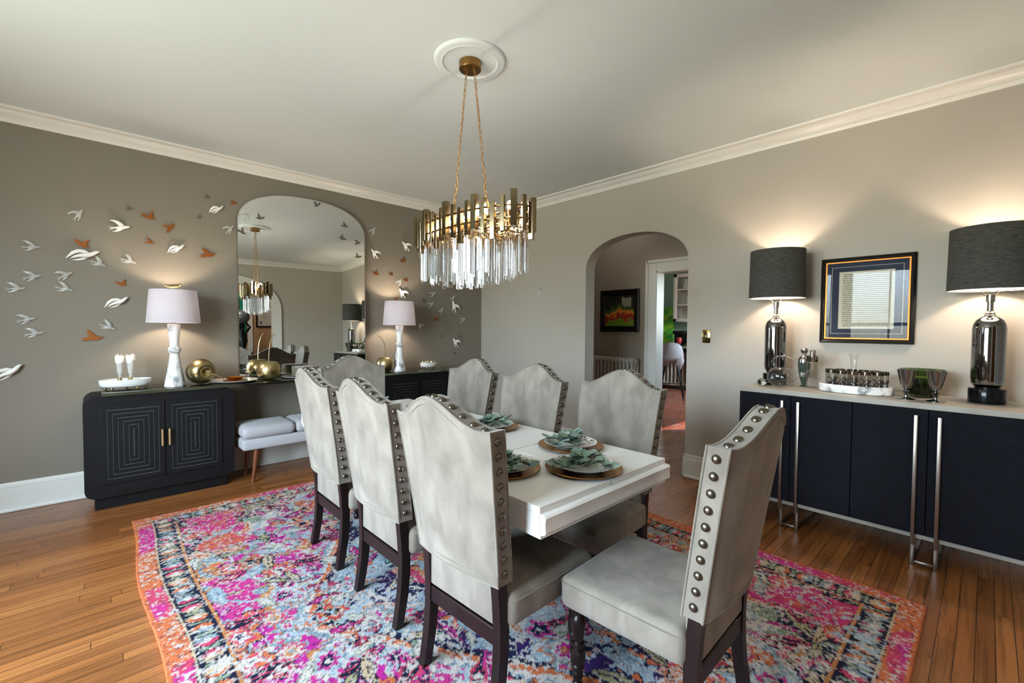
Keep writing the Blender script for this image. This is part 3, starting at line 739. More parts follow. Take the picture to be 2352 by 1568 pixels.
# ------------------------------------------------------------------ white marble table lamps
def shade_mat(name, col, tr, col2=None, scale=30, stretch=(1, 1, 12), trc=None):
    m = mat(name, col, .9, **({'col2': col2, 'scale': scale, 'stretch': stretch, 'lo': .3, 'hi': .7} if col2 else {})); q = NB(m); t = m.node_tree
    pb = t.nodes['Principled BSDF']; out = t.nodes['Material Output']; tl = q.n('BsdfTranslucent'); tl.inputs[0].default_value = lin(trc or col); mx = q.n('MixShader'); mx.inputs[0].default_value = tr
    q.l(pb.outputs[0], mx.inputs[1]); q.l(tl.outputs[0], mx.inputs[2]); q.l(mx.outputs[0], out.inputs[0]); return m
wshade = shade_mat('lavender_white_linen', 'c2c0c8', .28)
dshade = mat('charcoal_linen', '33332f', .9, col2='4d4c48', scale=30, stretch=(1, 1, 9), lo=.35, hi=.62, bump=.25, bscale=120)
inner = mat('shade_lining', 'e6e3dc', .6)
bulbm = emis('warm_bulb', 'ffe6cc', 200)
bulbd = emis('warm_bulb_bright', 'ffe6cc', 210)
def drum(b, r0, r1, z0, z1, th=.0025, seg=56):
    lathe(b, [(r0, z0), (r1, z1), (r1-th, z1), (r0-th, z0), (r0, z0)], seg, cap=False)
    bmesh.ops.remove_doubles(b, verts=b.verts, dist=1e-5)
def marble_lamp(x, y, lab, bird):
    t = thing('table_lamp', lab, 'lamp', (x, y, GZ+.0005), 0, 'white marble table lamps')
    pr = [(0, 0), (.068, 0), (.0685, .004), (.066, .012), (.058, .06), (.048, .12), (.039, .18), (.0325, .225), (.030, .245), (.029, .250), (.036, .256), (.042, .266), (.0435, .277), (.042, .288), (.036, .298), (.030, .304), (.0295, .32), (.032, .36), (.037, .41), (.042, .455), (.044, .475), (.043, .480), (0, .480)]
    b = bm_(); lathe(b, pr, 40, cap=False); obj('base', b, marb, t)
    b = bm_(); lathe(b, [(.012, .480), (.012, .53), (.016, .532), (.016, .56), (0, .562)], 16, cap=False); obj('socket', b, brass, t)
    b = bm_(); drum(b, .172, .150, .488, .740); sh = obj('lamp_shade', b, wshade, t)
    b = bm_()
    for k in range(3): tube(b, [(0, 0, .728), (.149*math.cos(k*2.094), .149*math.sin(k*2.094), .735)], .0018, 6)
    lathe(b, [(.012, .724), (.012, .732), (.006, .736), (.004, .748), (0, .75)], 12); obj('finial', b, brass, t)
    b = bm_(); sph(b, (0, 0, .625), .030, 16, 10, (1, 1, 1.25)); obj('bulb', b, bulbm, t)
    if bird:
        b = bm_(); tube(b, [(.045, 0, .774), (.025, 0, .775), (-.005, 0, .769), (-.04, 0, .768), (-.062, 0, .782)], [.004, .013, .015, .008, .003], 10)
        sph(b, (.042, 0, .786), .0105); tube(b, [(.050, 0, .786), (.064, 0, .783)], [.003, .0006], 6); tube(b, [(0, 0, .745), (0, 0, .757)], .002, 6); obj('bird_finial', b, goldleaf, t)
    return t
marble_lamp(-3.265, -.235, 'white marble lamp with lavender shade and gold bird finial, left of the mirror', True)
marble_lamp(-1.325, -.235, 'white marble lamp with lavender shade, right of the mirror', False)

# ------------------------------------------------------------------ gold apples
def apple_profile(R, h):
    pts = []
    for i in range(33):
        th = PI*i/32; r = R*math.sin(th)*(1+.10*math.cos(th)); z = h/2-h/2*math.cos(PI-th)
        zz = h/2+h/2*(-math.cos(th)); 
        if th > 2.3: zz -= h*.34*((th-2.3)/(PI-2.3))**1.6
        if th < .6: zz += h*.06*((.6-th)/.6)**1.5
        pts.append((max(r, 0), zz))
    z0 = min(p[1] for p in pts); pts = [(r, z-z0) for r, z in pts]; pts[0] = (0, pts[0][1]); pts[-1] = (0, pts[-1][1]); return pts
def apple(loc, R, h, stem, lab, rot=(0, 0, 0)):
    t = thing('decorative_apple', lab, 'ornament', loc, 0, 'gold leaf apples on the glass shelf'); t.rotation_euler = rot
    b = bm_(); p = apple_profile(R, h); lathe(b, p, 40, cap=False); obj('fruit', b, goldleaf, t)
    zt = p[-1][1]; b = bm_(); n = len(stem); tube(b, [(0, 0, zt-.005)]+stem, [.0035]*(n)+[.0048], 8); obj('stem', b, goldleaf, t)
    return t
apple((-2.60, -.235, GZ+.0005), .098, .190, [(0, 0, .20), (.004, 0, .26), (.012, 0, .32), (.028, 0, .37), (.05, 0, .405)], 'gold apple ornament standing before the mirror with a tall curved stem')
apple((-1.475, -.21, GZ+.0005), .092, .180, [(0, 0, .20), (-.004, 0, .26), (-.018, 0, .31), (-.045, 0, .35), (-.085, 0, .38)], 'gold apple ornament standing left of the right marble lamp')
apple((-3.125, -.175, GZ+.108), .100, .190, [(0, -.002, .2), (.004, -.01, .26), (.01, -.02, .31), (.02, -.028, .36)], 'large gold apple ornament lying on its side beside the left marble lamp', (PI/2+.05, 0, .33))

# ------------------------------------------------------------------ white ball-foot trays, vials, cups
fluted = mat('fluted_white_ceramic', 'd8d8d6', .3)
def ball_tray(x, y, rx, ry, h, lab, rz=0):
    t = thing('footed_tray', lab, 'tray', (x, y, GZ+.0005), rz, 'white ball-footed trays')
    b = bm_(); n = 120; z0 = .022
    out = []
    for (k, z) in ((.0, z0), (.86, z0), (.93, z0+.004), (.975, z0+.02), (1, z0+h-.004), (.995, z0+h), (.965, z0+h), (.95, z0+h-.01), (.92, z0+.014), (.85, z0+.008), (0, z0+.008)): out.append((k, z))
    rings = []
    for k, z in out:
        if k == 0: rings.append([b.verts.new((0, 0, z))]); continue
        rings.append([b.verts.new((rx*k*math.cos(2*PI*i/n)*(1+(.006*(i % 2) if .95 < k <= 1 and z < z0+h-.006 else 0)), ry*k*math.sin(2*PI*i/n)*(1+(.006*(i % 2) if .95 < k <= 1 and z < z0+h-.006 else 0)), z)) for i in range(n)])
    for a, c in zip(rings, rings[1:]):
        for i in range(n):
            j = (i+1) % n
            if len(a) == 1: b.faces.new((a[0], c[i], c[j]))
            elif len(c) == 1: b.faces.new((a[i], a[j], c[0]))
            else: b.faces.new((a[i], a[j], c[j], c[i]))
    obj('bowl', b, fluted, t, angle=60)
    for k in range(5):
        a = k*2*PI/5+.95*PI/2*1.0; b = bm_(); sph(b, (rx*.80*math.cos(a), ry*.80*math.sin(a), .0105), .0105, 14, 8); sph(b, (rx*.80*math.cos(a), ry*.80*math.sin(a), .021), .006, 10, 6); obj('foot', b, goldleaf, t)
    return t
ball_tray(-3.555, -.235, .148, .085, .052, 'oval white fluted tray on gold ball feet at the left end of the glass')
ball_tray(-.965, -.24, .098, .075, .046, 'small oval white fluted tray on gold ball feet behind the far chairs')
feather = mat('white_feather', 'f1efec', .8)
for k, (x, y) in enumerate(((-3.587, -.235), (-3.527, -.225))):
    t = thing('glass_vial', 'feather-topped glass vial with gold foot, '+('left' if k == 0 else 'right')+' one in the oval tray', 'vial', (x, y, GZ+.0315), 0, 'feather-topped vials in the left tray'); t.scale = (1.05, 1.05, 1.28)
    b = bm_(); lathe(b, [(.013, .045), (.008, .052), (.0075, .058), (.013, .066), (.0165, .10), (.0185, .125), (.0175, .125), (.0155, .10), (.012, .068), (0, .062)], 20, cap=False); obj('glass', b, mat('frosted_clear_glass', 'dfe3e2', .12, **{'Alpha': .3, 'Specular IOR Level': .9, 'Coat Weight': .6}), t)
    b = bm_(); lathe(b, [(0, 0), (.0135, 0), (.0135, .006), (.0115, .007), (.0115, .012), (.0135, .013), (.0135, .02), (.011, .021), (.011, .027), (.0135, .028), (.0135, .036), (.010, .038), (.010, .045), (0, .046)], 20, cap=False); obj('cap', b, goldleaf, t)
    b = bm_(); random.seed(k+5); lathe(b, [(0, .120), (.014, .122), (.022, .132), (.0235, .150), (.021, .166), (0, .168)], 14, cap=False)
    for q_ in range(90):
        a = random.uniform(0, 6.28); r = random.uniform(.006, .022); z = random.uniform(.135, .165); o_ = random.uniform(.005, .013); up_ = random.uniform(-.006, .018)
        tube(b, [(r*math.cos(a), r*math.sin(a), z), ((r+o_*.6)*math.cos(a), (r+o_*.6)*math.sin(a), z+up_*.8), ((r+o_)*math.cos(a+.3), (r+o_)*math.sin(a+.3), z+up_)], [.0022, .0013, .0003], 5)
    obj('feather_tuft', b, feather, t)
cupm = mat('gold_rimmed_cup', 'b9ad93', .12, .8)
for k, (dx, dy) in enumerate(((-.062, .015), (-.048, -.022), (.005, .022), (.028, -.024), (.045, .018), (.066, -.006))):
    t = thing('shot_glass', 'small gold-rimmed shot glass upside down in the right-hand white tray', 'glass', (-.965+dx, -.24+dy, GZ+.0310), 0, 'upturned shot glasses in the right tray')
    b = bm_(); lathe(b, [(.0165, 0), (.0155, .045), (.014, .055), (0, .056), (0, .050), (.0128, .049), (.0145, .0), (.0165, 0)], 20, cap=False); obj('glass', b, thing_glass, t)
    b = bm_(); lathe(b, [(.0162, .038), (.0158, .054), (.0148, .0562), (0, .0572)], 20, cap=False); obj('band', b, cupm, t)

# ------------------------------------------------------------------ platters and the plate stack on the glass
def plate_bm(r, h, seg=56): return lathe(bm_(), [(0, 0), (r*.62, 0), (r*.66, .002), (r*.9, h*.8), (r*.995, h), (r, h+.002), (r*.98, h+.0025), (r*.66, .006), (0, .005)], seg, cap=False)
cpl = obj('serving_platter', plate_bm(.178, .016), porc); cpl.location = (-2.865, -.235, GZ+.0005); tag(cpl, 'wide white scalloped platter holding the copper dishes, front left of the mirror', 'platter')
b = bm_(); lathe(b, [(0, 0), (.072, 0), (.085, .006), (.0865, .009), (.07, .005), (0, .004)], 40, cap=False); o = obj('copper_saucer', b, copper); o.location = (-2.86, -.235, GZ+.0065); tag(o, 'shiny copper saucer under the copper bowl on the white platter', 'saucer')
b = bm_(); lathe(b, [(0, 0), (.045, 0), (.05, .004), (.062, .016), (.070, .024), (.068, .0245), (.058, .015), (.045, .006), (0, .005)], 40, cap=False); o = obj('copper_bowl', b, copper); o.location = (-2.86, -.235, GZ+.0165); tag(o, 'small fluted copper bowl on the saucer on the white platter', 'bowl')
pl2 = obj('serving_platter', plate_bm(.165, .014), porc); pl2.location = (-2.33, -.225, GZ+.0005); tag(pl2, 'white platter beneath the stack of gold-rimmed plates', 'platter')
gr = mat('gold_rimmed_plate', 'cfc4ad', .2, .15); pm = plate_bm(.118, .010, 40)
ps0 = obj('side_plate', pm, [gr]); 
for k in range(11):
    p = ps0 if k == 0 else dup(ps0); p.location = (-2.285, -.215, GZ+.0125+.0076*k)
    lab = 'white gold-rimmed plate inside the stack right of the standing apple' if k < 10 else 'topmost white gold-rimmed plate of the stack right of the standing apple'
    tag(p, lab, 'plate', 'gold-rimmed plates in the stack')
    if k == 10:
        p.data = p.data.copy(); p.data.materials[0] = platem
pl3 = obj('serving_platter', plate_bm(.10, .012), porc); pl3.location = (-1.64, -.31, GZ+.0005); tag(pl3, 'white platter on the glass half hidden behind the far end chair', 'platter')

# ------------------------------------------------------------------ wall birds
def loft(b, pts, rn, rb, up=(0, 1, 0), seg=10):
    """elliptic loft: rn radii across, rb radii along 'up'"""
    rings = []; pts = [Vector(p) for p in pts]; U = Vector(up)
    for i, p in enumerate(pts):
        t_ = (pts[min(i+1, len(pts)-1)]-pts[max(i-1, 0)]).normalized(); s_ = t_.cross(U).normalized(); n = s_.cross(t_)
        rings.append([b.verts.new(p+s_*rn[i]*math.cos(2*PI*k/seg)+n*rb[i]*math.sin(2*PI*k/seg)) for k in range(seg)])
    for a, c in zip(rings, rings[1:]):
        for k in range(seg): b.faces.new((a[k], a[(k+1) % seg], c[(k+1) % seg], c[k]))
    b.faces.new(rings[0]); b.faces.new(rings[-1])
# local frame: x along the bird (head +x), z up the wall, y = out of the wall is -y
def swallow(s, fork=True):
    b = bm_(); 
    loft(b, [(-.30, -.12, -.10), (-.18, -.13, -.07), (-.02, -.14, -.02), (.16, -.15, .04), (.30, -.16, .09), (.38, -.165, .12), (.44, -.165, .14), (.50, -.165, .15)], [.02, .055, .095, .105, .08, .07, .045, .005], [.02, .05, .09, .10, .08, .07, .045, .005], (0, 1, 0))
    loft(b, [(.14, -.17, .06), (.02, -.24, .17), (-.14, -.27, .27), (-.34, -.22, .32), (-.5, -.15, .30)], [.11, .115, .09, .05, .004], [.022, .018, .014, .010, .003])
    loft(b, [(.12, -.12, .0), (.02, -.08, -.12), (-.12, -.06, -.24), (-.30, -.04, -.32)], [.09, .08, .05, .004], [.02, .016, .012, .003])
    for e_ in ((-.52, -.10, -.10), (-.46, -.11, -.26)):
        loft(b, [(-.24, -.12, -.09), ((e_[0]-.24)/2, -.12, (e_[2]-.09)/2), e_], [.035, .028, .004], [.012, .01, .003])
    for v in b.verts: v.co *= s
    return b
def glide(s):
    """dove in profile, wing held in a long arch"""
    b = bm_()
    loft(b, [(-.5, -.06, -.20), (-.32, -.12, -.10), (-.12, -.16, -.02), (.08, -.18, -.02), (.24, -.17, .05), (.36, -.16, .13), (.46, -.15, .20), (.56, -.15, .21)], [.006, .06, .085, .10, .10, .085, .06, .005], [.006, .05, .09, .11, .10, .085, .06, .005])
    loft(b, [(.18, -.12, .06), (.02, -.20, .16), (-.18, -.26, .17), (-.38, -.24, .06), (-.56, -.12, -.14), (-.62, -.08, -.22)], [.08, .085, .08, .07, .03, .004], [.03, .025, .02, .018, .01, .003])
    loft(b, [(.10, -.06, -.06), (-.05, -.03, -.16), (-.22, -.02, -.22), (-.42, -.02, -.24)], [.06, .06, .04, .004], [.02, .016, .012, .003])
    for v in b.verts: v.co *= s
    return b
FLAT = [
 [(-.50, -.02), (-.30, .02), (-.12, .08), (-.20, .22), (-.26, .46), (-.10, .36), (.04, .22), (.14, .08), (.26, .10), (.34, .06), (.44, .04), (.33, .0), (.24, -.08), (.08, -.14), (-.08, -.10), (-.28, -.14), (-.46, -.14), (-.34, -.06)],
 [(-.46, .18), (-.22, .16), (-.04, .06), (.02, .20), (.20, .40), (.26, .42), (.22, .22), (.18, .04), (.30, -.04), (.44, -.10), (.28, -.12), (.14, -.18), (-.04, -.16), (-.20, -.10), (-.36, .0)],
]
def flat_bird(k, s):
    b = bm_(); prism(b, [(x*s, z*s) for x, z in FLAT[k % 2]], 'y', -.010, -.0085)
    for i_ in range(1): box(b, -.004, -.0085, -.004, .004, 0, .004)
    return b
bglass = mat('frosted_clear_glass', 'dfe3e2', .12, **{'Alpha': .3, 'Specular IOR Level': .9, 'Coat Weight': .6})
ceramic = mat('white_ceramic_bird', 'ecebe8', .45)
def place_bird(o, x, z, y, rot, flip):
    o.location = (x, y, z); o.rotation_euler = (0, rot, 0); o.scale = (-1 if flip else 1, 1, 1)
WB = [  # x, z, kind, size, rot, flip, label
 (-2.932, 2.272, 'g', .105, .25, 0, 'white ceramic bird high up, left of the mirror arch'),
 (-3.563, 2.019, 's', .125, -.1, 0, 'white ceramic swallow with forked tail at the top centre of the left flock'),
 (-3.762, 1.786, 'g', .155, .0, 0, 'largest white ceramic bird in the left flock, wing arched to the left'),
 (-3.214, 1.902, 'g', .110, .25, 0, 'white ceramic bird directly above the left marble lamp'),
 (-3.584, 1.45, 'g', .130, .2, 0, 'white ceramic bird left of the left lamp shade'),
 (-4.151, .949, 'g', .150, .3, 0, 'white ceramic bird lowest on the wall at the left edge of the photo'),
 (-1.497, 2.062, 's', .125, -.55, 1, 'white ceramic swallow just right of the mirror, heading up left'),
 (-1.119, 2.189, 's', .135, -.45, 1, 'white ceramic swallow beside the left end of the chandelier'),
 (-1.163, 1.653, 's', .135, -.6, 1, 'white ceramic swallow above the right marble lamp shade'),
 (-.447, 1.527, 's', .150, -.9, 1, 'white ceramic swallow near the room corner, upper one'),
 (-.425, 1.085, 's', .140, -.6, 1, 'white ceramic swallow near the room corner, lower one')]
for x, z, k, s, r, fl, lab in WB:
    o = obj('wall_bird', swallow(s) if k == 's' else glide(s), ceramic, angle=80); place_bird(o, x, z, -.001, -r, fl); tag(o, lab, 'wall bird', 'white ceramic birds on the back wall')
GB = [
 (-3.789, 2.076, .7, 0, 'clear glass bird at the upper left of the flock with a long shadow'), (-4.027, 1.812, -.2, 0, 'clear glass bird high at the far left of the wall'),
 (-4.025, 1.607, .0, 0, 'faint clear glass bird below the far left upper one'), (-3.865, 1.629, .3, 0, 'faint clear glass bird right above another in the left flock'),
 (-4.105, 1.521, -.2, 0, 'clear glass bird near the left photo edge at mid height'), (-3.871, 1.536, -.5, 0, 'clear glass bird left of the white bird by the lamp'),
 (-3.517, 1.772, -.6, 0, 'clear glass bird diving above the left lamp'), (-3.646, 1.265, -.7, 0, 'clear glass bird above the feather-topped vials'),
 (-4.024, 1.215, -.1, 0, 'clear glass bird low at the left of the wall'), (-4.059, 1.31, .0, 0, 'faint glass bird just above the low left glass bird'),
 (-2.841, 2.114, .6, 0, 'clear glass bird at the left rim of the mirror'), (-3.690, 1.735, -.7, 0, 'clear glass bird touching the largest white bird'),
 (-1.511, 2.3, .9, 0, 'clear glass bird high right of the mirror'), (-1.196, 1.777, .8, 0, 'clear glass bird above the white swallow over the right lamp'),
 (-.758, 1.666, .4, 0, 'clear glass bird below the chandelier crystals, top one right of the lamp'), (-.782, 1.541, .5, 0, 'clear glass bird right of the right lamp shade, middle one'),
 (-.634, 1.473, .9, 0, 'clear glass bird between the right lamp and the corner swallows'), (-.312, 1.368, .3, 0, 'clear glass bird closest to the room corner'),
 (-.931, 1.287, -.6, 1, 'clear glass bird just right of the right shade bottom'), (-.467, 1.628, .9, 0, 'clear glass bird overlapping the upper corner swallow')]
for x, z, r, fl, lab in GB:
    o = obj('wall_bird', swallow(.098), bglass, angle=80); place_bird(o, x, z, -.001, -r, fl); tag(o, lab, 'wall bird', 'clear glass birds on the back wall')
CB = [
 (-3.387, 2.131, 1, .11, 0, 'copper bird cutout left of its neighbour at the top of the left flock'), (-3.252, 2.068, 0, .11, .9, 'copper bird cutout above the white bird over the left lamp'),
 (-3.384, 1.932, 0, .075, 0, 'small copper bird cutout left of the white bird over the lamp'), (-2.999, 1.878, 0, .14, .2, 'largest copper bird cutout, left of the mirror'),
 (-2.806, 2.348, 0, .07, .2, 'copper bird cutout at the upper left curve of the mirror'), (-3.77, 1.867, 1, .11, -.3, 'copper bird cutout just above the largest white bird'),
 (-3.557, 1.593, 1, .09, 0, 'copper bird cutout above the white bird beside the left shade'), (-3.723, 1.181, 0, .14, 0, 'copper bird cutout lowest in the left flock'),
 (-2.999, 2.361, 0, .05, 0, 'tiny dark bird cutout above the white bird near the mirror arch'), (-3.059, 2.181, 1, .05, .5, 'tiny sliver-like bird cutout left of the mirror arch'),
 (-3.5, 2.174, 0, .06, .4, 'small grey bird cutout above the forked-tail swallow'), (-1.146, 2.025, 1, .10, .5, 'copper bird cutout under the left end of the chandelier'),
 (-1.477, 1.85, 1, .09, 0, 'copper bird cutout nearest the mirror on its right side'), (-1.297, 1.856, 1, .07, 0, 'copper bird cutout above the right lamp, left of the glass bird'),
 (-1.120, 1.809, 1, .08, 0, 'copper bird cutout touching the glass bird over the right lamp'), (-.388, 1.772, 0, .12, .6, 'copper bird cutout below the chandelier near the corner'),
 (-.878, 1.588, 0, .06, .6, 'small copper bird cutout right of the right lamp shade'), (-.702, 1.372, 1, .10, 0, 'copper bird cutout between the right lamp and the corner'),
 (-.633, 1.168, 1, .05, 0, 'tiny dark bird cutout left of the lower corner swallow'), (-.345, 1.16, 1, .06, 0, 'tiny dark bird cutout above the lower corner swallow'),
 (-.431, .95, 0, .05, 0, 'tiny dark bird cutout below the lower corner swallow'), (-1.244, 1.59, 0, .06, .5, 'small copper bird cutout behind the top of the right shade')]
greym = mat('pewter_sheet', '6b665e', .5, .5)
for x, z, k, s, r, lab in CB:
    o = obj('wall_bird', flat_bird(k, s), greym if ('tiny' in lab or 'grey' in lab) else coppers, smooth=False); place_bird(o, x, z, 0, -r, 0); tag(o, lab, 'wall bird', 'copper bird cutouts on the back wall')
MBD = [
 (-2.696, 2.266, 'glass bird stuck on the mirror at its upper left'), (-2.602, 2.256, 'small grey bird decal on the mirror beside the glass bird'), (-2.745, 2.107, 'small grey bird decal at the left edge of the mirror by the reflected ceiling rose'),
 (-2.104, 2.464, 'small grey bird decal nearest the top of the mirror'), (-1.832, 2.30, 'small grey bird decal upper right on the mirror'), (-1.86, 2.173, 'small grey bird decal below the upper right one on the mirror'),
 (-1.70, 2.145, 'small grey bird decal near the right edge of the mirror'), (-1.70, 2.005, 'small grey bird decal lowest on the right side of the mirror')]
for i, (x, z, lab) in enumerate(MBD):
    yy = -.035-.018-(x+2.205)*(-.036)*-1*-1
    yy = -.035+(x+2.205)*math.tan(-.036)-.017+(z-GZ)*math.tan(.012)-.002
    if i == 0: o = obj('wall_bird', swallow(.13), bglass, angle=80); place_bird(o, x, z, yy, -.8, 0); o.scale = (1, .3, 1)
    else:
        b = bm_(); prism(b, [(px*.085, pz*.085) for px, pz in FLAT[i % 2]], 'y', -.002, 0); o = obj('wall_bird', b, greym, smooth=False); place_bird(o, x, z, yy, .4*(i % 3)-.3, i % 2)
    tag(o, lab, 'wall bird', 'bird decals on the mirror')

# ------------------------------------------------------------------ chandelier
CX, CY = -2.22, -2.60
t = thing('chandelier', 'oval brass and crystal rod chandelier hanging on two chains over the table', 'chandelier', (CX, CY, H))
def zz(z): return z-H
b = bm_(); lathe(b, [(0, zz(H-.012)), (.060, zz(H-.012)), (.060, zz(2.672)), (.057, zz(2.668)), (0, zz(2.668))], 40, cap=False); obj('canopy', b, brassd, t)
def oval(ax_, ay_, n): 
    pts = []
    # equal arc length samples
    m_ = 720; P = [Vector((ax_*math.cos(2*PI*i/m_), ay_*math.sin(2*PI*i/m_))) for i in range(m_+1)]; L = [0]
    for p, q in zip(P, P[1:]): L.append(L[-1]+(q-p).length)
    for k in range(n):
        s_ = L[-1]*(k+.5)/n; i = max(j for j in range(m_) if L[j] <= s_); pts.append((P[i].x, P[i].y, math.atan2(P[i].y/ay_**2, P[i].x/ax_**2)))
    return pts
for s in (-1, 1):
    p0 = Vector((0, s*.033, zz(2.668))); p1 = Vector((0, s*.150, zz(1.900))); d = p1-p0; n = 26; b = bm_(); cord = []
    rot = d.to_track_quat('Z', 'Y').to_matrix().to_4x4()
    for k in range(n):
        c = p0+d*((k+.5)/n); Lk = d.length/n*.5+.0035; w_ = .0062; pts = []
        for i in range(14):
            a = 2*PI*i/14; pts.append(Vector((w_*math.cos(a) if k % 2 else 0, 0 if k % 2 else w_*math.cos(a), (Lk-w_)*(1 if math.sin(a) > 0 else -1)*min(1, abs(math.sin(a))*3)+w_*math.sin(a))))
        tube(b, [Matrix.Translation(c) @ rot @ p for p in pts], .0013, 6, closed=True)
    ch = obj('chain', b, brassd, t)
    for k in range(61):
        u = k/60; cord.append(p0+d*u+Vector((.005*math.sin(u*34), .006*math.cos(u*29), 0)))
    b = bm_(); tube(b, cord, .0017, 6); obj('cord', b, mat('gold_cord', 'b8792e', .5), ch)
AXo, AYo = .165, .455
b = bm_()
for z in (1.80, 1.86): tube(b, [(AXo*.93*math.cos(2*PI*i/64), AYo*.97*math.sin(2*PI*i/64), zz(z)) for i in range(64)], .005, 6, closed=True)
for z, sc_ in ((1.765, .86), (1.765, .62), (1.765, .38)): tube(b, [(AXo*sc_*math.cos(2*PI*i/64), AYo*sc_*math.sin(2*PI*i/64), zz(z)) for i in range(64)], .004, 6, closed=True)
tube(b, [(0, -AYo*.96, zz(1.86)), (0, AYo*.96, zz(1.86))], .006, 8)
for yy in (-.30, -.15, 0, .15, .30): tube(b, [(-AXo*.85*math.sqrt(1-(yy/AYo)**2), yy, zz(1.765)), (AXo*.85*math.sqrt(1-(yy/AYo)**2), yy, zz(1.765))], .004, 6)
for s in (-1, 1): tube(b, [(0, s*.15, zz(1.86)), (0, s*.15, zz(1.905))], .003, 8)
obj('frame', b, brassd, t)
def sq_bar(wd, z0, z1, m, name, pos, ang, parent=t, ref=[None]):
    b = bm_(); box(b, -wd/2, -wd/2, z0, wd/2, wd/2, z1, .0015 if name == 'brass_bar' else .002, 1); o = obj(name, b, m, parent, smooth=False); o.location = (pos[0], pos[1], 0); o.rotation_euler = (0, 0, ang); return o
protos = {}
def inst(key, make, pos, ang):
    if key not in protos: protos[key] = make(); o = protos[key]
    else: o = protos[key].copy(); COL.objects.link(o)
    o.parent = t; o.location = (pos[0], pos[1], 0); o.rotation_euler = (0, 0, ang)
bars = oval(AXo, AYo, 40)
for i, (x, y, a) in enumerate(bars):
    k = i % 4; wd, z0, z1 = [(.031, 1.755, 1.925), (.021, 1.735, 1.905), (.024, 1.700, 1.880), (.021, 1.735, 1.905)][k]
    inst(('b', k), lambda: sq_bar(wd, zz(z0), zz(z1), brass, 'brass_bar', (0, 0), 0), (x*(1.05 if k == 0 else .98 if k == 2 else 1.0), y*(1.02 if k == 0 else .995), 0), a)
for j, (sc_, n, z0, z1, wd) in enumerate(((.90, 44, 1.545, 1.775, .013), (.70, 32, 1.520, 1.765, .013), (.46, 16, 1.500, 1.765, .014), (.2, 8, 1.49, 1.765, .014))):
    for i, (x, y, a) in enumerate(oval(AXo*sc_, AYo*(sc_+.02), n)):
        dz = .012*(i % 2)
        inst(('c', j, i % 2), lambda: sq_bar(wd, zz(z0+dz), zz(z1), crystal, 'crystal_rod', (0, 0), 0), (x, y), a+.3)
for k, yy in enumerate((-.32, -.19, -.06, .07, .20, .33)):
    def mk():
        b = bm_(); tube(b, [(0, 0, zz(1.775)), (0, 0, zz(1.865))], .009, 10); return obj('socket', b, brassd, t)
    inst('sock', mk, (0, yy), 0)
    def mk2():
        b = bm_(); sph(b, (0, 0, zz(1.885)), .013, 12, 8, (1, 1, 1.7)); return obj('bulb', b, emis('chandelier_bulb', 'fff3e4', 130), t)
    inst('bulb', mk2, (0, yy), 0)
# ceiling rose
b = bm_(); lathe(b, [(0, H-.010), (.142, H-.010), (.146, H-.014), (.150, H-.017), (.160, H-.013), (.178, H-.016), (.186, H-.013), (.191, H-.009), (.194, H-.004), (.194, H-.0005), (0, H-.0005)], 72, cap=False)
o = obj('ceiling_rose', b, ceilp); o.location = (CX, CY, 0); tag(o, 'round white plaster ceiling rose above the chandelier canopy', 'ceiling rose')

# ------------------------------------------------------------------ sideboard
SBZ = .888
SY0, SY1, SXF = -4.71, -3.405, -.50
t = thing('sideboard', 'long navy black sideboard with grey top and tall metal pulls along the right wall', 'sideboard', (-.27, (SY0+SY1)/2, 0)); ocx, ocy = -.27, (SY0+SY1)/2
shag = mat('navy_shagreen', '06080e', .5, col2='0c1120', scale=60, detail=4, **{'Specular IOR Level': .25})
q = NB(shag); vo = q.n('TexVoronoi'); vo.inputs['Scale'].default_value = 420; c_ = q.n('TexCoord'); q.l(c_.outputs['Object'], vo.inputs['Vector'])
bp_ = q.n('Bump'); bp_.inputs['Strength'].default_value = .8; bp_.inputs['Distance'].default_value = .003; q.l(vo.outputs['Distance'], bp_.inputs['Height']); q.l(bp_.outputs[0], shag.node_tree.nodes['Principled BSDF'].inputs['Normal'])
concr = mat('grey_lacquered_oak', '918b82', .4, col2='a29c92', scale=6)
def sb(name, x0, y0, z0, x1, y1, z1, m, bev=.0015, parent=None):
    b = bm_(); box(b, x0-ocx, y0-ocy, z0, x1-ocx, y1-ocy, z1, bev); return obj(name, b, m, parent or t, smooth=False)
b = bm_(); box(b, SXF-ocx, SY0-ocy, SBZ-.03, -.02-ocx, SY1-ocy, SBZ, .0015); obj('top', b, concr, t, smooth=False)
b = bm_(); box(b, SXF-ocx, SY0-ocy, .155, -.02-ocx, SY1-ocy, .178, .0015); obj('bottom_panel', b, concr, t, smooth=False)
b = bm_()
box(b, SXF+.002-ocx, SY1-.018-ocy, .178, -.02-ocx, SY1-ocy, SBZ-.03); box(b, SXF+.002-ocx, SY0-ocy, .178, -.02-ocx, SY0+.018-ocy, SBZ-.03); box(b, SXF+.03-ocx, SY0+.018-ocy, .178, -.022-ocx, SY1-.018-ocy, SBZ-.03)
obj('body', b, mat('black_lacquer', '0d0f14', .3), t)
dy = [SY1-.002, -3.715, -4.03, -4.357, SY0+.002]; hy_ = [-3.668, -3.757, -4.309, -4.402]
for k in range(4):
    d_ = sb('door', SXF-.012, dy[k+1]+.002, .181, SXF+.008, dy[k]-.002, SBZ-.033, shag, .001)
    b = bm_(); box(b, SXF-.030-ocx, hy_[k]-.008-ocy, .125, SXF-.018-ocx, hy_[k]+.008-ocy, .825, .001)
    for z_ in (.25, .72): box(b, SXF-.02-ocx, hy_[k]-.004-ocy, z_, SXF-.011-ocx, hy_[k]+.004-ocy, z_+.02)
    obj('handle', b, nickel, d_)
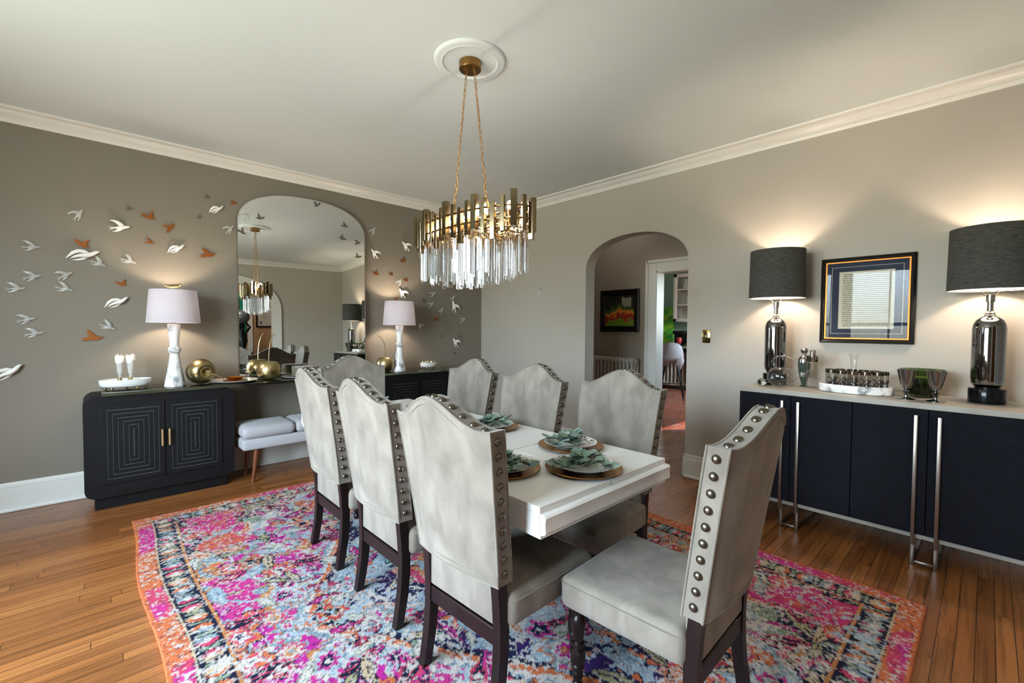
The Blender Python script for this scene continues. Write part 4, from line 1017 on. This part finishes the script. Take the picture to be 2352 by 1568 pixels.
for a_, c_2 in ((hy_[1], hy_[0]), (hy_[3], hy_[2])):
    b = bm_(); w_ = .0085
    for yy in (a_, c_2):
        for xx in (SXF+.002, -.06): box(b, xx-ocx, yy-w_-ocy, .0, xx+.012-ocx, yy+w_-ocy, .156, .001)
        box(b, SXF+.014-ocx, yy-w_-ocy, .0, -.06-ocx, yy+w_-ocy, .012, .001)
    for xx in (SXF+.002, -.06): box(b, xx-ocx, a_+w_-ocy, .018, xx+.012-ocx, c_2-w_-ocy, .030, .001)
    obj('leg_frame', b, nickel, t)

def drum_lamp(x, y, lab):
    t = thing('table_lamp', lab, 'lamp', (x, y, SBZ+.0005), 0, 'charcoal drum lamps on the sideboard')
    b = bm_(); lathe(b, [(0, 0), (.073, 0), (.074, .002), (.074, .076), (.072, .079), (.05, .080), (.05, .088), (0, .09)], 48, cap=False); obj('base', b, blackm, t)
    b = bm_(); lathe(b, [(.045, .088), (.056, .094), (.064, .108), (.067, .13), (.067, .40), (.064, .425), (.054, .448), (.038, .462), (.024, .470), (.016, .478), (.014, .485), (0, .486)], 48, cap=False); obj('glass_body', b, chrome, t)
    b = bm_(); lathe(b, [(.022, .468), (.024, .474), (.018, .482), (.022, .486), (.018, .492), (.013, .497), (.013, .545), (.018, .547), (.018, .585), (0, .586)], 24, cap=False); obj('neck', b, chromeb, t)
    b = bm_(); drum(b, .175, .170, .612, .945); drum(b, .1765, .1715, .610, .618); obj('lamp_shade', b, dshade, t); 
    b = bm_(); drum(b, .1722, .1672, .613, .944, .0008); obj('shade_lining', b, inner, t)
    b = bm_()
    for s in (-1, 1): tube(b, [(0, s*.018, .58), (0, s*.06, .64), (0, s*.066, .74), (0, s*.05, .84), (0, s*.012, .925), (0, 0, .93)], .002, 6)
    for k in range(3): tube(b, [(0, 0, .93), (.168*math.cos(k*2.094+.5), .168*math.sin(k*2.094+.5), .938)], .002, 6)
    lathe(b, [(.011, .928), (.011, .934), (.005, .938), (.011, .944), (.011, .958), (0, .96)], 16); obj('harp', b, chromeb, t)
    b = bm_(); sph(b, (0, 0, .775), .030, 16, 10, (1, 1, 1.3)); obj('bulb', b, bulbd, t)
drum_lamp(-.19, -3.525, 'smoked chrome lamp with charcoal drum shade at the far left of the sideboard')
drum_lamp(-.20, -4.565, 'smoked chrome lamp with charcoal drum shade at the right of the photo')

# decanter lying on its side with a looping handle
t = thing('decanter', 'curvy clear glass decanter resting on the sideboard before the left lamp', 'decanter', (-.345, -3.60, SBZ+.0005), 0); t.scale = (1.4, 1.4, 1.4)
b = bm_(); mtx = Matrix.Translation((0, -.01, .052)) @ Matrix.Rotation(math.radians(52), 4, 'Z') @ Matrix.Rotation(math.radians(-104), 4, 'Y')
mtx = Matrix.Translation((.0, .0, .051)) @ Matrix.Rotation(math.radians(-80), 4, 'Z') @ Matrix.Rotation(math.radians(80), 4, 'Y')
lathe(b, [(0, -.052), (.022, -.048), (.040, -.034), (.050, -.010), (.050, .010), (.042, .034), (.028, .056), (.014, .076), (.010, .088), (.012, .104), (.022, .135), (.030, .160), (.0285, .160), (.0205, .135), (.0105, .104), (.0085, .088), (.0125, .076), (.0265, .055), (.0405, .033), (.0485, .009), (.0485, -.009), (.0385, -.033), (.021, -.0465), (0, -.0505)], 32, mtx=mtx, cap=False); obj('bowl', b, thing_glass, t)
b = bm_(); tube(b, [(0, .035, .085), (-.004, .040, .11), (0, .030, .135), (.004, .010, .150), (.004, -.02, .152), (.004, -.05, .143), (.004, -.065, .135)], .0055, 12); obj('handle', b, thing_glass, t)
b = bm_(); sph(b, (-.01, .075, .0195), .019, 20, 14); tube(b, [(-.01, .058, .022), (-.005, .042, .03)], [.007, .009], 10); obj('ball_foot', b, glass, t)
# cocktail shakers
t = thing('cocktail_shaker', 'green ribbed glass cocktail shaker with round silver top behind the clear one', 'shaker', (-.17, -3.70, SBZ+.0005))
b = bm_(); n = 48; rs = []
for r, z in ((.022, 0), (.026, .004), (.012, .012), (.014, .022), (.022, .05), (.031, .10), (.036, .145), (.0355, .165)): rs.append([b.verts.new((r*(1+.05*(i % 2))*math.cos(2*PI*i/n), r*(1+.05*(i % 2))*math.sin(2*PI*i/n), z)) for i in range(n)])
for a, c in zip(rs, rs[1:]):
    for i in range(n): b.faces.new((a[i], a[(i+1) % n], c[(i+1) % n], c[i]))
b.faces.new(rs[0]); b.faces.new(rs[-1]); obj('vessel', b, mat('smoky_green_ribbed_glass', '4b5a50', .08, .35), t)
b = bm_(); lathe(b, [(.037, .160), (.0375, .185), (.033, .198), (.020, .212), (.012, .218), (.011, .224), (.018, .230), (.023, .242), (.022, .255), (.014, .264), (0, .267)], 32); obj('cap', b, chromeb, t)
t = thing('cocktail_shaker', 'clear faceted glass shaker with stepped silver cap on the sideboard', 'shaker', (-.24, -3.765, SBZ+.0005))
b = bm_(); lathe(b, [(0, 0), (.033, 0), (.034, .004), (.034, .185), (.031, .185), (.031, .014), (0, .013)], 10, cap=False); obj('vessel', b, thing_glass, t, smooth=False)
b = bm_(); lathe(b, [(.035, .178), (.036, .182), (.036, .218), (.019, .222), (.018, .226), (.018, .252), (.016, .255), (0, .256)], 32); obj('cap', b, chromeb, t)
# oval marble tray with monogrammed glasses
TRX, TRY = -.265, -4.0
b = bm_(); lathe(b, [(0, 0), (.95, 0), (1, .004), (1, .046), (.99, .05), (.90, .05), (.89, .045), (.89, .012), (0, .012)], 64, cap=False, sx=.116, sy=.190)
o = obj('marble_tray', b, marb); o.location = (TRX, TRY, SBZ+.0005); tag(o, 'oval white marble tray holding monogrammed glasses on the sideboard', 'tray')
kmat = mat('black_enamel', '14110f', .3, .3)
def kmono(b, r, z0, a0, s):
    """script K wrapped on a cylinder"""
    strokes = [[(-.46, .10), (-.52, .22), (-.36, .34), (-.15, .30), (-.10, .10), (-.13, -.22), (-.22, -.42), (-.36, -.46), (-.42, -.34)],
               [(-.30, .05), (-.22, .18), (-.14, .05)],
               [(.50, .30), (.42, .36), (.30, .28), (.12, .10), (-.10, -.02)],
               [(-.10, -.02), (.08, -.02), (.20, -.14), (.28, -.34), (.40, -.45), (.54, -.36), (.50, -.24)]]
    for st in strokes:
        # smooth
        P = []
        for i in range(len(st)-1):
            p0 = st[max(i-1, 0)]; p1 = st[i]; p2 = st[i+1]; p3 = st[min(i+2, len(st)-1)]
            for k in range(5):
                u = k/5; f = lambda a, b_, c, d: .5*((2*b_)+(-a+c)*u+(2*a-5*b_+4*c-d)*u*u+(-a+3*b_-3*c+d)*u**3)
                P.append((f(p0[0], p1[0], p2[0], p3[0]), f(p0[1], p1[1], p2[1], p3[1])))
        P.append(st[-1])
        pts = [((r+.0006)*math.cos(a0-x*s/r), (r+.0006)*math.sin(a0-x*s/r), z0+z*s) for x, z in P]   # a0 faces the viewer; x runs to the viewer's right
        n = len(pts); tube(b, pts, [.0009+.0021*math.sin(PI*(i+.5)/n) for i in range(n)], 6)
def k_glass(first=True):
    t = thing('tumbler', '', 'glass'); r = .0265; h = .125
    b = bm_(); lathe(b, [(0, 0), (r-.001, 0), (r, .003), (r, h), (r-.0015, h), (r-.0015, .008), (0, .007)], 28, cap=False); obj('glass', b, thing_glass, t)
    b = bm_(); lathe(b, [(r+.0006, h-.020), (r+.0006, h+.0006), (r-.002, h+.0006), (r-.002, h-.020), (r+.0006, h-.020)], 28, cap=False); bmesh.ops.remove_doubles(b, verts=b.verts, dist=1e-5); obj('silver_rim', b, mat('silver_band', '8f8378', .15, 1), t)
    b = bm_(); kmono(b, r, .056, PI, .058); obj('monogram', b, kmat, t)
    return t
KG = k_glass(); n_k = 0
kpos = []
for i in range(12):
    a = 2*PI*(i+.35)/12; pass
kpos = [(TRX+x, TRY+y) for x, y, a in oval(.0725, .137, 11)]
klab = ['back row of the marble tray']*6+['front row of the marble tray']*6
for i, (x, y) in enumerate(kpos):
    g_ = KG if i == 0 else dup(KG); g_.location = (x, y, SBZ+.0135); g_.rotation_euler = (0, 0, math.radians(38+random.uniform(-12, 12)))
    row = 'front row' if x < TRX else 'back row'
    tag(g_, 'silver-rimmed tumbler with script K in the %s of the marble tray' % row, 'glass', 'K tumblers in the %s of the marble tray' % row)
b = bm_(); lathe(b, [(0, 0), (.038, 0), (.044, .008), (.045, .03), (.040, .05), (.026, .075), (.019, .10), (.018, .13), (.021, .16), (.030, .19), (.0285, .19), (.0195, .16), (.0165, .13), (.0175, .10), (.0245, .075), (.0385, .05), (.0435, .03), (.0425, .008), (0, .004)], 32, cap=False)
bmesh.ops.scale(b, vec=(.88, .88, 1.2), verts=b.verts); o = obj('carafe', b, thing_glass); o.location = (TRX+.005, TRY+.01, SBZ+.0135); tag(o, 'clear glass carafe with flared neck standing among the K tumblers', 'carafe')
t = thing('glass_bowl', 'dark green glass bowl behind the two silver goblets on the sideboard', 'bowl', (-.165, -4.300, SBZ+.0005)); t.scale = (1.3, 1.3, 1.35)
b = bm_(); lathe(b, [(0, 0), (.042, 0), (.050, .006), (.058, .03), (.066, .07), (.074, .105), (.080, .118), (.079, .120), (.071, .104), (.063, .07), (.055, .03), (.045, .011), (0, .010)], 40, cap=False); obj('bowl', b, greeng, t)
b = bm_(); lathe(b, [(0, .012), (.044, .014), (.052, .03), (.058, .07), (.056, .085), (0, .086)], 32, cap=False); obj('candle_wax', b, mat('green_wax', '6f7f34', .5), t)
def goblet(x, y, lab):
    t = thing('goblet', lab, 'goblet', (x, y, SBZ+.0005), 0, 'silver goblets before the green bowl'); t.scale = (1.1, 1.1, 1.2)
    b = bm_(); lathe(b, [(0, 0), (.037, 0), (.037, .002), (.020, .006), (.008, .011), (.007, .018), (.013, .024), (.007, .030), (.015, .038), (.007, .046), (.010, .050), (.019, .056), (0, .057)], 32, cap=False); obj('stem', b, chrome, t)
    b = bm_(); lathe(b, [(.010, .052), (.019, .056), (.026, .075), (.033, .105), (.040, .140), (.0385, .140), (.0315, .105), (.0245, .075), (.017, .058), (0, .056)], 32, cap=False); obj('cup', b, mat('silvered_smoked_glass', '85807a', .06, .85), t)
goblet(-.36, -4.250, 'left one of two stemmed silver goblets in front of the green bowl')
goblet(-.36, -4.372, 'right one of two stemmed silver goblets, nearer the right lamp')

# ------------------------------------------------------------------ framed document on the right wall
def frame_obj(name, lab, x, y0, y1, z0, z1, fw, fd, fm, cat='picture'):
    t = thing(name, lab, cat, (x, (y0+y1)/2, (z0+z1)/2)); hy, hz = (y1-y0)/2, (z1-z0)/2
    b = bm_()
    prof = [(0, 0), (0, fd*.8), (fw*.25, fd), (fw*.6, fd*.75), (fw*.8, fd*.8), (fw, fd*.45), (fw, 0)]
    C = []
    for sy, sz in ((-1, -1), (1, -1), (1, 1), (-1, 1)): C.append([b.verts.new((-d, sy*(hy-i_), sz*(hz-i_))) for i_, d in prof])
    for k in range(4):
        for j in range(len(prof)): b.faces.new((C[k][j], C[(k+1) % 4][j], C[(k+1) % 4][(j+1) % len(prof)], C[k][(j+1) % len(prof)]))
    obj('frame', b, fm, t, smooth=False)
    return t, hy-fw, hz-fw
blackf = mat('black_frame', '101012', .3); goldf = mat('gold_fillet', 'a8681f', .35, .6)
t, hy, hz = frame_obj('framed_document', 'black framed handwritten document with navy mat hanging above the sideboard', -.001, -4.248, -3.752, 1.192, 1.766, .026, .024, blackf)
t.rotation_euler = (0, .012, 0)
def rect_ring(b, x, hy, hz, w_, th): 
    box(b, x-th, -hy, -hz, x, -hy+w_, hz); box(b, x-th, hy-w_, -hz, x, hy, hz); box(b, x-th, -hy+w_, -hz, x, hy-w_, -hz+w_); box(b, x-th, -hy+w_, hz-w_, x, hy-w_, hz)
b = bm_(); rect_ring(b, 0, hy, hz, .008, .014); obj('gold_fillet', b, goldf, t, smooth=False)
b = bm_(); box(b, -.005, -hy+.008, -hz+.008, 0, hy-.008, hz-.008); mt2 = obj('mat_board', b, mat('navy_mat_board', '1e2a40', .8), t, smooth=False)
b = bm_(); rect_ring(b, -.005, hy-.034, hz-.036, .0018, .0006); obj('inlay_line', b, mat('cream_line', 'd8d2bd', .6), mt2, smooth=False)
paper = mat('document_paper', 'c9c5b2', .8); q = NB(paper); c_ = q.n('TexCoord'); s_ = q.n('SeparateXYZ'); q.l(c_.outputs['Generated'], s_.inputs[0])
v_ = q.m('MULTIPLY', s_.outputs[2], 30); row = q.m('FLOOR', v_); fr_ = q.m('FRACT', v_)
cb = q.n('CombineXYZ'); q.l(q.m('MULTIPLY', s_.outputs[1], 60), cb.inputs[0]); q.l(row, cb.inputs[1]); nz = q.n('TexNoise'); nz.inputs['Scale'].default_value = 1; nz.inputs['Detail'].default_value = 2; q.l(cb.outputs[0], nz.inputs['Vector'])
wn = q.n('TexWhiteNoise', noise_dimensions='1D'); q.l(row, wn.inputs['W'])
msk = q.m('MULTIPLY', q.m('LESS_THAN', q.m('ABSOLUTE', q.m('SUBTRACT', fr_, .5)), .2), q.m('GREATER_THAN', nz.outputs[0], .47))
msk = q.m('MULTIPLY', msk, q.m('LESS_THAN', q.m('ABSOLUTE', q.m('SUBTRACT', s_.outputs[1], .5)), .43)); msk = q.m('MULTIPLY', msk, q.m('LESS_THAN', q.m('ABSOLUTE', q.m('SUBTRACT', s_.outputs[2], .5)), .46))
x_ = q.n('MixRGB'); q.l(q.m('MULTIPLY', msk, .95), x_.inputs[0]); x_.inputs[1].default_value = lin('c9c5b2'); x_.inputs[2].default_value = lin('4a463e'); q.l(x_.outputs[0], paper.node_tree.nodes['Principled BSDF'].inputs['Base Color'])
b = bm_(); box(b, -.0065, -.146, -.192, -.005, .146, .192); obj('paper', b, paper, t, smooth=False)
b = bm_(); box(b, -.0135, -hy+.007, -hz+.007, -.0125, hy-.007, hz-.007); obj('glass', b, picglass, t, smooth=False)

# switch plate and glass hook on the right wall
t = thing('light_switch', 'polished brass light switch plate right of the archway', 'switch', (-.001, -2.953, 1.218))
b = bm_(); box(b, -.006, -.033, -.055, 0, .033, .055, .003); obj('plate', b, mat('polished_brass', 'b3a06a', .08, 1), t)
b = bm_(); box(b, -.016, -.004, -.010, -.005, .004, .010, .001); obj('toggle', b, mat('ivory_toggle', 'd9d2bf', .4), t)
t = thing('wall_hook', 'tiny clear acrylic hook on the grey wall left of the archway', 'hook', (-.001, -1.04, 1.675))
b = bm_(); box(b, -.003, -.016, -.045, 0, .016, .045, .002); obj('back_plate', b, mat('acrylic', 'dfe5ea', .1, **{'Transmission Weight': .5}), t)
b = bm_(); tube(b, [(-.003, -.012, .04), (-.018, -.022, .046), (-.02, -.034, .044)], .003, 6); obj('prong', b, blackm, t)

# ------------------------------------------------------------------ hall: painting and radiator
t, hy, hz = frame_obj('framed_painting', 'dark framed painting of a bright flower garden on the hall wall', 1.399, -1.49, -.895, 1.235, 1.79, .075, .03, mat('black_lacquer_frame', '0b0b0e', .2))
gm = mat('garden_painting', '223010', .5); q = NB(gm); c_ = q.n('TexCoord'); s_ = q.n('SeparateXYZ'); q.l(c_.outputs['Generated'], s_.inputs[0])
nz = q.n('TexNoise'); nz.inputs['Scale'].default_value = 5; nz.inputs['Detail'].default_value = 6; q.l(c_.outputs['Generated'], nz.inputs['Vector'])
hh = q.m('ADD', s_.outputs[2], q.m('MULTIPLY', q.m('SUBTRACT', nz.outputs[0], .5), .55))
hh = q.m('SUBTRACT', hh, q.m('MULTIPLY', q.m('ABSOLUTE', q.m('SUBTRACT', s_.outputs[1], .45)), -.25))
cl = q.ramp(hh, [(0, '5f8a1c'), (.26, '6f8c22'), (.30, 'a22a1c'), (.40, '8e1c1a'), (.44, 'cf6a26'), (.52, 'd98a30'), (.56, '4d5a1c'), (.64, '3c5a20'), (.68, '1a1c12'), (1, '14130f')])
n2 = q.n('TexNoise'); n2.inputs['Scale'].default_value = 22; n2.inputs['Detail'].default_value = 4; q.l(c_.outputs['Generated'], n2.inputs['Vector'])
m3 = q.n('MixRGB', blend_type='OVERLAY'); m3.inputs[0].default_value = .8; q.l(cl, m3.inputs[1]); q.l(n2.outputs[0], m3.inputs[2])
ptch = q.m('MULTIPLY', q.m('LESS_THAN', q.m('ABSOLUTE', q.m('SUBTRACT', s_.outputs[1], .26)), .16), q.m('LESS_THAN', q.m('ABSOLUTE', q.m('SUBTRACT', hh, .84)), .14))
m4 = q.n('MixRGB'); q.l(ptch, m4.inputs[0]); q.l(m3.outputs[0], m4.inputs[1]); m4.inputs[2].default_value = lin('8d8b78'); q.l(m4.outputs[0], gm.node_tree.nodes['Principled BSDF'].inputs['Base Color'])
b = bm_(); box(b, -.008, -hy, -hz, 0, hy, hz); obj('canvas', b, gm, t, smooth=False)
radm = mat('radiator_enamel', 'b3aca2', .4)
def radiator(x, y0, y1, n, h, lab, cap=True):
    t = thing('radiator', lab, 'radiator', (x, (y0+y1)/2, 0), 0); cy = (y0+y1)/2; st = (y1-y0)/n; o0 = None
    for k in range(n):
        if o0 is None:
            b = bm_()
            for dx in (-.06, 0, .06): tube(b, [(dx, 0, .10), (dx, 0, h-.06)], .022, 12)
            prism(b, [(p[0], p[1]) for p in rrect(-.085, h-.085, .085, h, .035, 5)], 'y', -st*.43, st*.43, .010); prism(b, rrect(-.085, .07, .085, .14, .03, 5), 'y', -st*.43, st*.43, .010)
            o = o0 = obj('section', b, radm, t)
        else: o = o0.copy(); COL.objects.link(o); o.parent = t
        o.location = (0, y0-cy+st*(k+.5), 0)
    b = bm_()
    for yy in (y0-cy+st*.5, y1-cy-st*.5):
        for dx in (-.06, .06): tube(b, [(dx, yy, 0), (dx, yy, .08)], [.018, .014], 10)
    tube(b, [(0, y0-cy+.01, h-.045), (0, y0-cy-.012, h-.045)], [.02, .012], 12)
    obj('foot', b, radm, t)
radiator(1.27, -1.53, -.40, 20, .905, 'cast iron radiator below the dark painting in the hall')

for x, y, st, lab in ((.78, -1.25, 7, 'added unseen fill dome on the hall ceiling'), (3.5, -.7, 16, 'added unseen fill dome on the kitchen ceiling')):
    t = thing('added_fill_light', lab, 'lamp', (x, y, H)); b = bm_(); lathe(b, [(.13, 0), (.13, -.02), (.115, -.05), (.07, -.08), (0, -.09)], 40, cap=False); obj('dome', b, emis('added_fill_glow_%d' % st, 'fff2e2', st), t)  # unseen glowing domes added to brighten the hall and kitchen
# ------------------------------------------------------------------ kitchen beyond the hall
t = thing('kitchen_counter', 'stone kitchen counter on pale panels seen through the doorway', 'counter', (5.15, .2, 0))
b = bm_(); box(b, -.30, -1.5, .885, .44, 1.85, .925, .006); obj('worktop', b, mat('grey_stone', '6d685c', .25, col2='87806f', scale=12), t)
b = bm_(); box(b, -.02, .62, 0, .44, 1.85, .885, .004); box(b, -.02, -1.5, 0, .44, -.62, .885, .004); box(b, .30, -.62, 0, .44, .62, .885); obj('panel', b, mat('pale_green_panel', 'b9c2b4', .5), t)
radiator(5.30, -.36, .74, 13, .80, 'pale radiator under the kitchen counter behind the stool')
t = thing('leaf_painting', 'unframed painting of a big green leaf leaning behind the kitchen stool', 'painting', (5.45, .52, .926)); 
lf = mat('leaf_canvas', '5c9a2a', .5); q = NB(lf); c_ = q.n('TexCoord'); s_ = q.n('SeparateXYZ'); q.l(c_.outputs['Generated'], s_.inputs[0])
nz = q.n('TexNoise'); nz.inputs['Scale'].default_value = 7; nz.inputs['Detail'].default_value = 5; q.l(c_.outputs['Generated'], nz.inputs['Vector'])
cl = q.ramp(nz.outputs[0], [(.3, '1f7a3a'), (.45, '3fa52c'), (.6, '8cb82c'), (.75, 'b8c84a')]); yy = q.m('SUBTRACT', s_.outputs[1], .45); ay_ = q.m('ABSOLUTE', yy)
vein = q.m('LESS_THAN', q.m('ABSOLUTE', q.m('SUBTRACT', q.m('FRACT', q.m('SUBTRACT', q.m('MULTIPLY', s_.outputs[2], 3.2), q.m('MULTIPLY', ay_, 2.2))), .5)), .045)
vein = q.m('MAXIMUM', vein, q.m('LESS_THAN', ay_, .04)); x_ = q.n('MixRGB'); q.l(q.m('MULTIPLY', vein, .8), x_.inputs[0]); q.l(cl, x_.inputs[1]); x_.inputs[2].default_value = lin('6b4a2c'); q.l(x_.outputs[0], lf.node_tree.nodes['Principled BSDF'].inputs['Base Color'])
b = bm_(); box(b, -.035, -.42, 0, 0, .42, .82, .003); obj('canvas', b, lf, t); t.rotation_euler = (0, .05, 0)
t = thing('wall_cabinet', 'white kitchen wall cabinet with glazed door and pitchers inside', 'cabinet', (5.40, -.52, 1.42)); cabm = mat('cabinet_white', 'c9bfb8', .4)
b = bm_(); 
box(b, -.16, -.52, 0, .19, .52, .02); box(b, -.16, -.52, .98, .19, .52, 1.0); box(b, -.16, -.52, 0, .19, -.50, 1); box(b, -.16, .50, 0, .19, .52, 1); box(b, .17, -.52, 0, .19, .52, 1)
for z in (.34, .66): box(b, -.14, -.5, z, .17, .5, z+.015)
obj('body', b, cabm, t, smooth=False)
b = bm_()
for y0_, y1_ in ((-.52, -.002), (.002, .52)):
    box(b, -.185, y0_, 0, -.162, y0_+.07, 1, .003); box(b, -.185, y1_-.07, 0, -.162, y1_, 1, .003); box(b, -.185, y0_, 0, -.162, y1_, .07, .003); box(b, -.185, y0_, .93, -.162, y1_, 1, .003)
    for z in (.34, .66): box(b, -.183, y0_+.07, z, -.165, y1_-.07, z+.022)
d_ = obj('door', b, cabm, t)
b = bm_(); box(b, -.172, -.45, .05, -.170, .45, .95); obj('glass', b, pane, d_, smooth=False)
for (yy, z, sc_, lab) in ((.30, .676, 1.0, 'white pitcher on the top shelf of the glazed kitchen cabinet'), (.27, .356, .8, 'white jug on the middle shelf of the glazed kitchen cabinet')):
    p_ = thing('pitcher', lab, 'pitcher', (5.36, -.52+yy, 1.42+z)); b = bm_(); lathe(b, [(0, 0), (.05*sc_, 0), (.065*sc_, .05*sc_), (.06*sc_, .12*sc_), (.045*sc_, .17*sc_), (.06*sc_, .22*sc_), (.055*sc_, .22*sc_), (0, .19*sc_)], 24, cap=False); obj('body', b, porc, p_)
    b = bm_(); tube(b, [(0, -.055*sc_, .18*sc_), (0, -.1*sc_, .15*sc_), (0, -.1*sc_, .09*sc_), (0, -.06*sc_, .06*sc_)], .007, 8); obj('handle', b, porc, p_)
# bar stool
t = thing('bar_stool', 'grey tweed bar stool with black splayed legs at the kitchen counter', 'stool', (4.02, -.60, 0), math.radians(25))
tweed = mat('grey_tweed', '8a888b', .9, col2='a9a7a9', scale=60, bump=.3, bscale=300)
b = bm_(); nu, nv = 16, 14; G = []
for j in range(nv+1):
    v = j/nv; row = []
    if v < .45: q_ = v/.45; cx_ = .22-.40*q_; cz_ = .66-.02*math.sin(q_*PI)+.0*q_; wd = .20+.02*math.sin(q_*PI); cup = .03+.03*q_
    else: q_ = (v-.45)/.55; cx_ = -.18-.055*math.sin(min(1, q_*1.2)*PI/2); cz_ = .66+.37*q_**1.05; wd = .215-.06*q_**2; cup = .06
    for i in range(nu+1):
        u = -1+2*i/nu; ed = abs(u)**2.2
        x = cx_+(cup*1.3*ed if v > .45 else 0); z = cz_+(cup*ed*1.3 if v <= .45 else 0)-(.05*abs(u)**3*max(0, (v-.8)/.2) if v > .8 else 0)
        row.append(b.verts.new((x, u*wd, z)))
    G.append(row)
for j in range(nv):
    for i in range(nu): b.faces.new((G[j][i], G[j][i+1], G[j+1][i+1], G[j+1][i]))
bmesh.ops.recalc_face_normals(b, faces=b.faces); bmesh.ops.solidify(b, geom=b.faces[:], thickness=.035); obj('seat_shell', b, tweed, t, angle=80)
for sx_, sy_ in ((1, 1), (1, -1), (-1, 1), (-1, -1)):
    b = bm_(); tube(b, [(sx_*.23, sy_*.22, .001), (sx_*.11-.02, sy_*.10, .645)], [.011, .016], 12); obj('leg', b, blackm, t)
b = bm_(); k_ = .185; tube(b, [(k_, k_*.95, .25), (k_, -k_*.95, .25), (-k_, -k_*.95, .25), (-k_, k_*.95, .25)], .007, 8, closed=True); obj('footrest', b, blackm, t)
# small things on the counter
t = thing('coffee_machine', 'small black and red appliance on the kitchen counter', 'appliance', (5.2, -.18, .926)); b = bm_(); box(b, -.12, -.14, 0, .12, .14, .05, .01); box(b, 0, -.14, .05, .12, .14, .30, .015); box(b, -.12, -.12, .24, .12, .12, .31, .015); obj('body', b, blackm, t)
b = bm_(); lathe(b, [(0, .051), (.045, .051), (.055, .10), (.05, .16), (.045, .17), (0, .17)], 20, (-.055, 0, 0), cap=False); obj('cup', b, mat('red_enamel', '9b1f18', .3), t)
t = thing('glass_dish', 'low clear glass dish on the kitchen counter by the stool', 'dish', (5.0, .12, .926)); b = bm_(); lathe(b, [(0, 0), (.08, 0), (.15, .03), (.148, .033), (.078, .006), (0, .006)], 28, cap=False); obj('dish', b, thing_glass, t)

# ------------------------------------------------------------------ room beyond the front arch, seen in the mirror
t = thing('added_fill_light', 'added unseen fill dome on the next room ceiling', 'lamp', (-2.4, YF-1.2, H))
b = bm_(); lathe(b, [(.17, 0), (.17, -.02), (.15, -.06), (.09, -.10), (0, -.115)], 40, cap=False); obj('dome', b, emis('added_fill_glow', 'ffeedd', 38), t)  # added out of view to light this room and fill through the arch
t = thing('framed_certificate', 'black framed certificate with a dark ribbon seal on the tan wall, seen in the mirror', 'picture', (-1.14, YF-2.399, 1.70)); t.scale = (.82, 1, .82)
b = bm_(); 
for a in ((-.24, -.32, -.20, .32), (.20, -.32, .24, .32), (-.20, -.32, .20, -.28), (-.20, .28, .20, .32)): box(b, a[0], 0, a[1], a[2], .03, a[3])
obj('frame', b, blackf, t, smooth=False)
b = bm_(); box(b, -.2, 0, -.28, .2, .008, .28); pp = obj('paper', b, mat('certificate_paper', 'cfcdc6', .7), t, smooth=False)
b = bm_()
for k, (w_, z) in enumerate(((.05, .2), (.10, .13), (.13, .08), (.09, .04), (.12, 0), (.08, -.04))): box(b, -w_/2, .008, z, w_/2, .009, z+.006)
obj('lettering', b, mat('ink', '2a2a2c', .6), pp, smooth=False)
b = bm_(); 
for k in range(12): a = k*PI/6; box(b, -.11+.02*math.cos(a)-.008, .008, -.17+.02*math.sin(a)-.008, -.11+.02*math.cos(a)+.008, .011, -.17+.02*math.sin(a)+.008)
box(b, -.128, .008, -.24, -.114, .010, -.18); box(b, -.106, .008, -.24, -.092, .010, -.18); obj('ribbon_seal', b, mat('dark_ribbon', '14202c', .5), pp, smooth=False)
b = bm_(); n = 60
A_ = []
for i in range(n+1):
    x = -2.6+1.04*i/n; A_.append((x, YF-2.34+.03*math.sin(i*1.15)))
vs = [(b.verts.new((x, y, 1.25)), b.verts.new((x, y, 2.3))) for x, y in A_]
for p_, q_ in zip(vs, vs[1:]): b.faces.new((p_[0], q_[0], q_[1], p_[1]))
bmesh.ops.solidify(b, geom=b.faces[:], thickness=.004); o = obj('curtain', b, mat('teal_satin', '12a58a', .4, **{'Sheen Weight': .4})); tag(o, 'teal satin curtain in the next room, seen at the left edge of the mirror', 'curtain')
t = thing('sculpture', 'dark figure sculpture carrying a globe in the next room, seen in the mirror', 'sculpture', (-1.73, YF-1.7, 0))
b = bm_(); box(b, -.18, -.18, 0, .18, .18, .85, .01); obj('pedestal', b, blackm, t)
b = bm_(); loft(b, [(0, 0, .851), (0, 0, .95), (.02, 0, 1.1), (-.01, 0, 1.25), (0, 0, 1.36), (0, 0, 1.40)], [.12, .07, .09, .10, .04, .04], [.10, .06, .07, .07, .04, .04]); sph(b, (0, 0, 1.45), .06); loft(b, [(.08, 0, 1.3), (.16, 0, 1.42), (.08, 0, 1.52)], [.03, .025, .02], [.03, .025, .02]); loft(b, [(-.08, 0, 1.3), (-.16, 0, 1.42), (-.08, 0, 1.52)], [.03, .025, .02], [.03, .025, .02]); obj('figure', b, mat('dark_bronze', '15181c', .3, .5), t)
b = bm_(); sph(b, (0, 0, 1.66), .16, 24, 16); obj('globe', b, mat('grey_globe', '5a6068', .3), t)
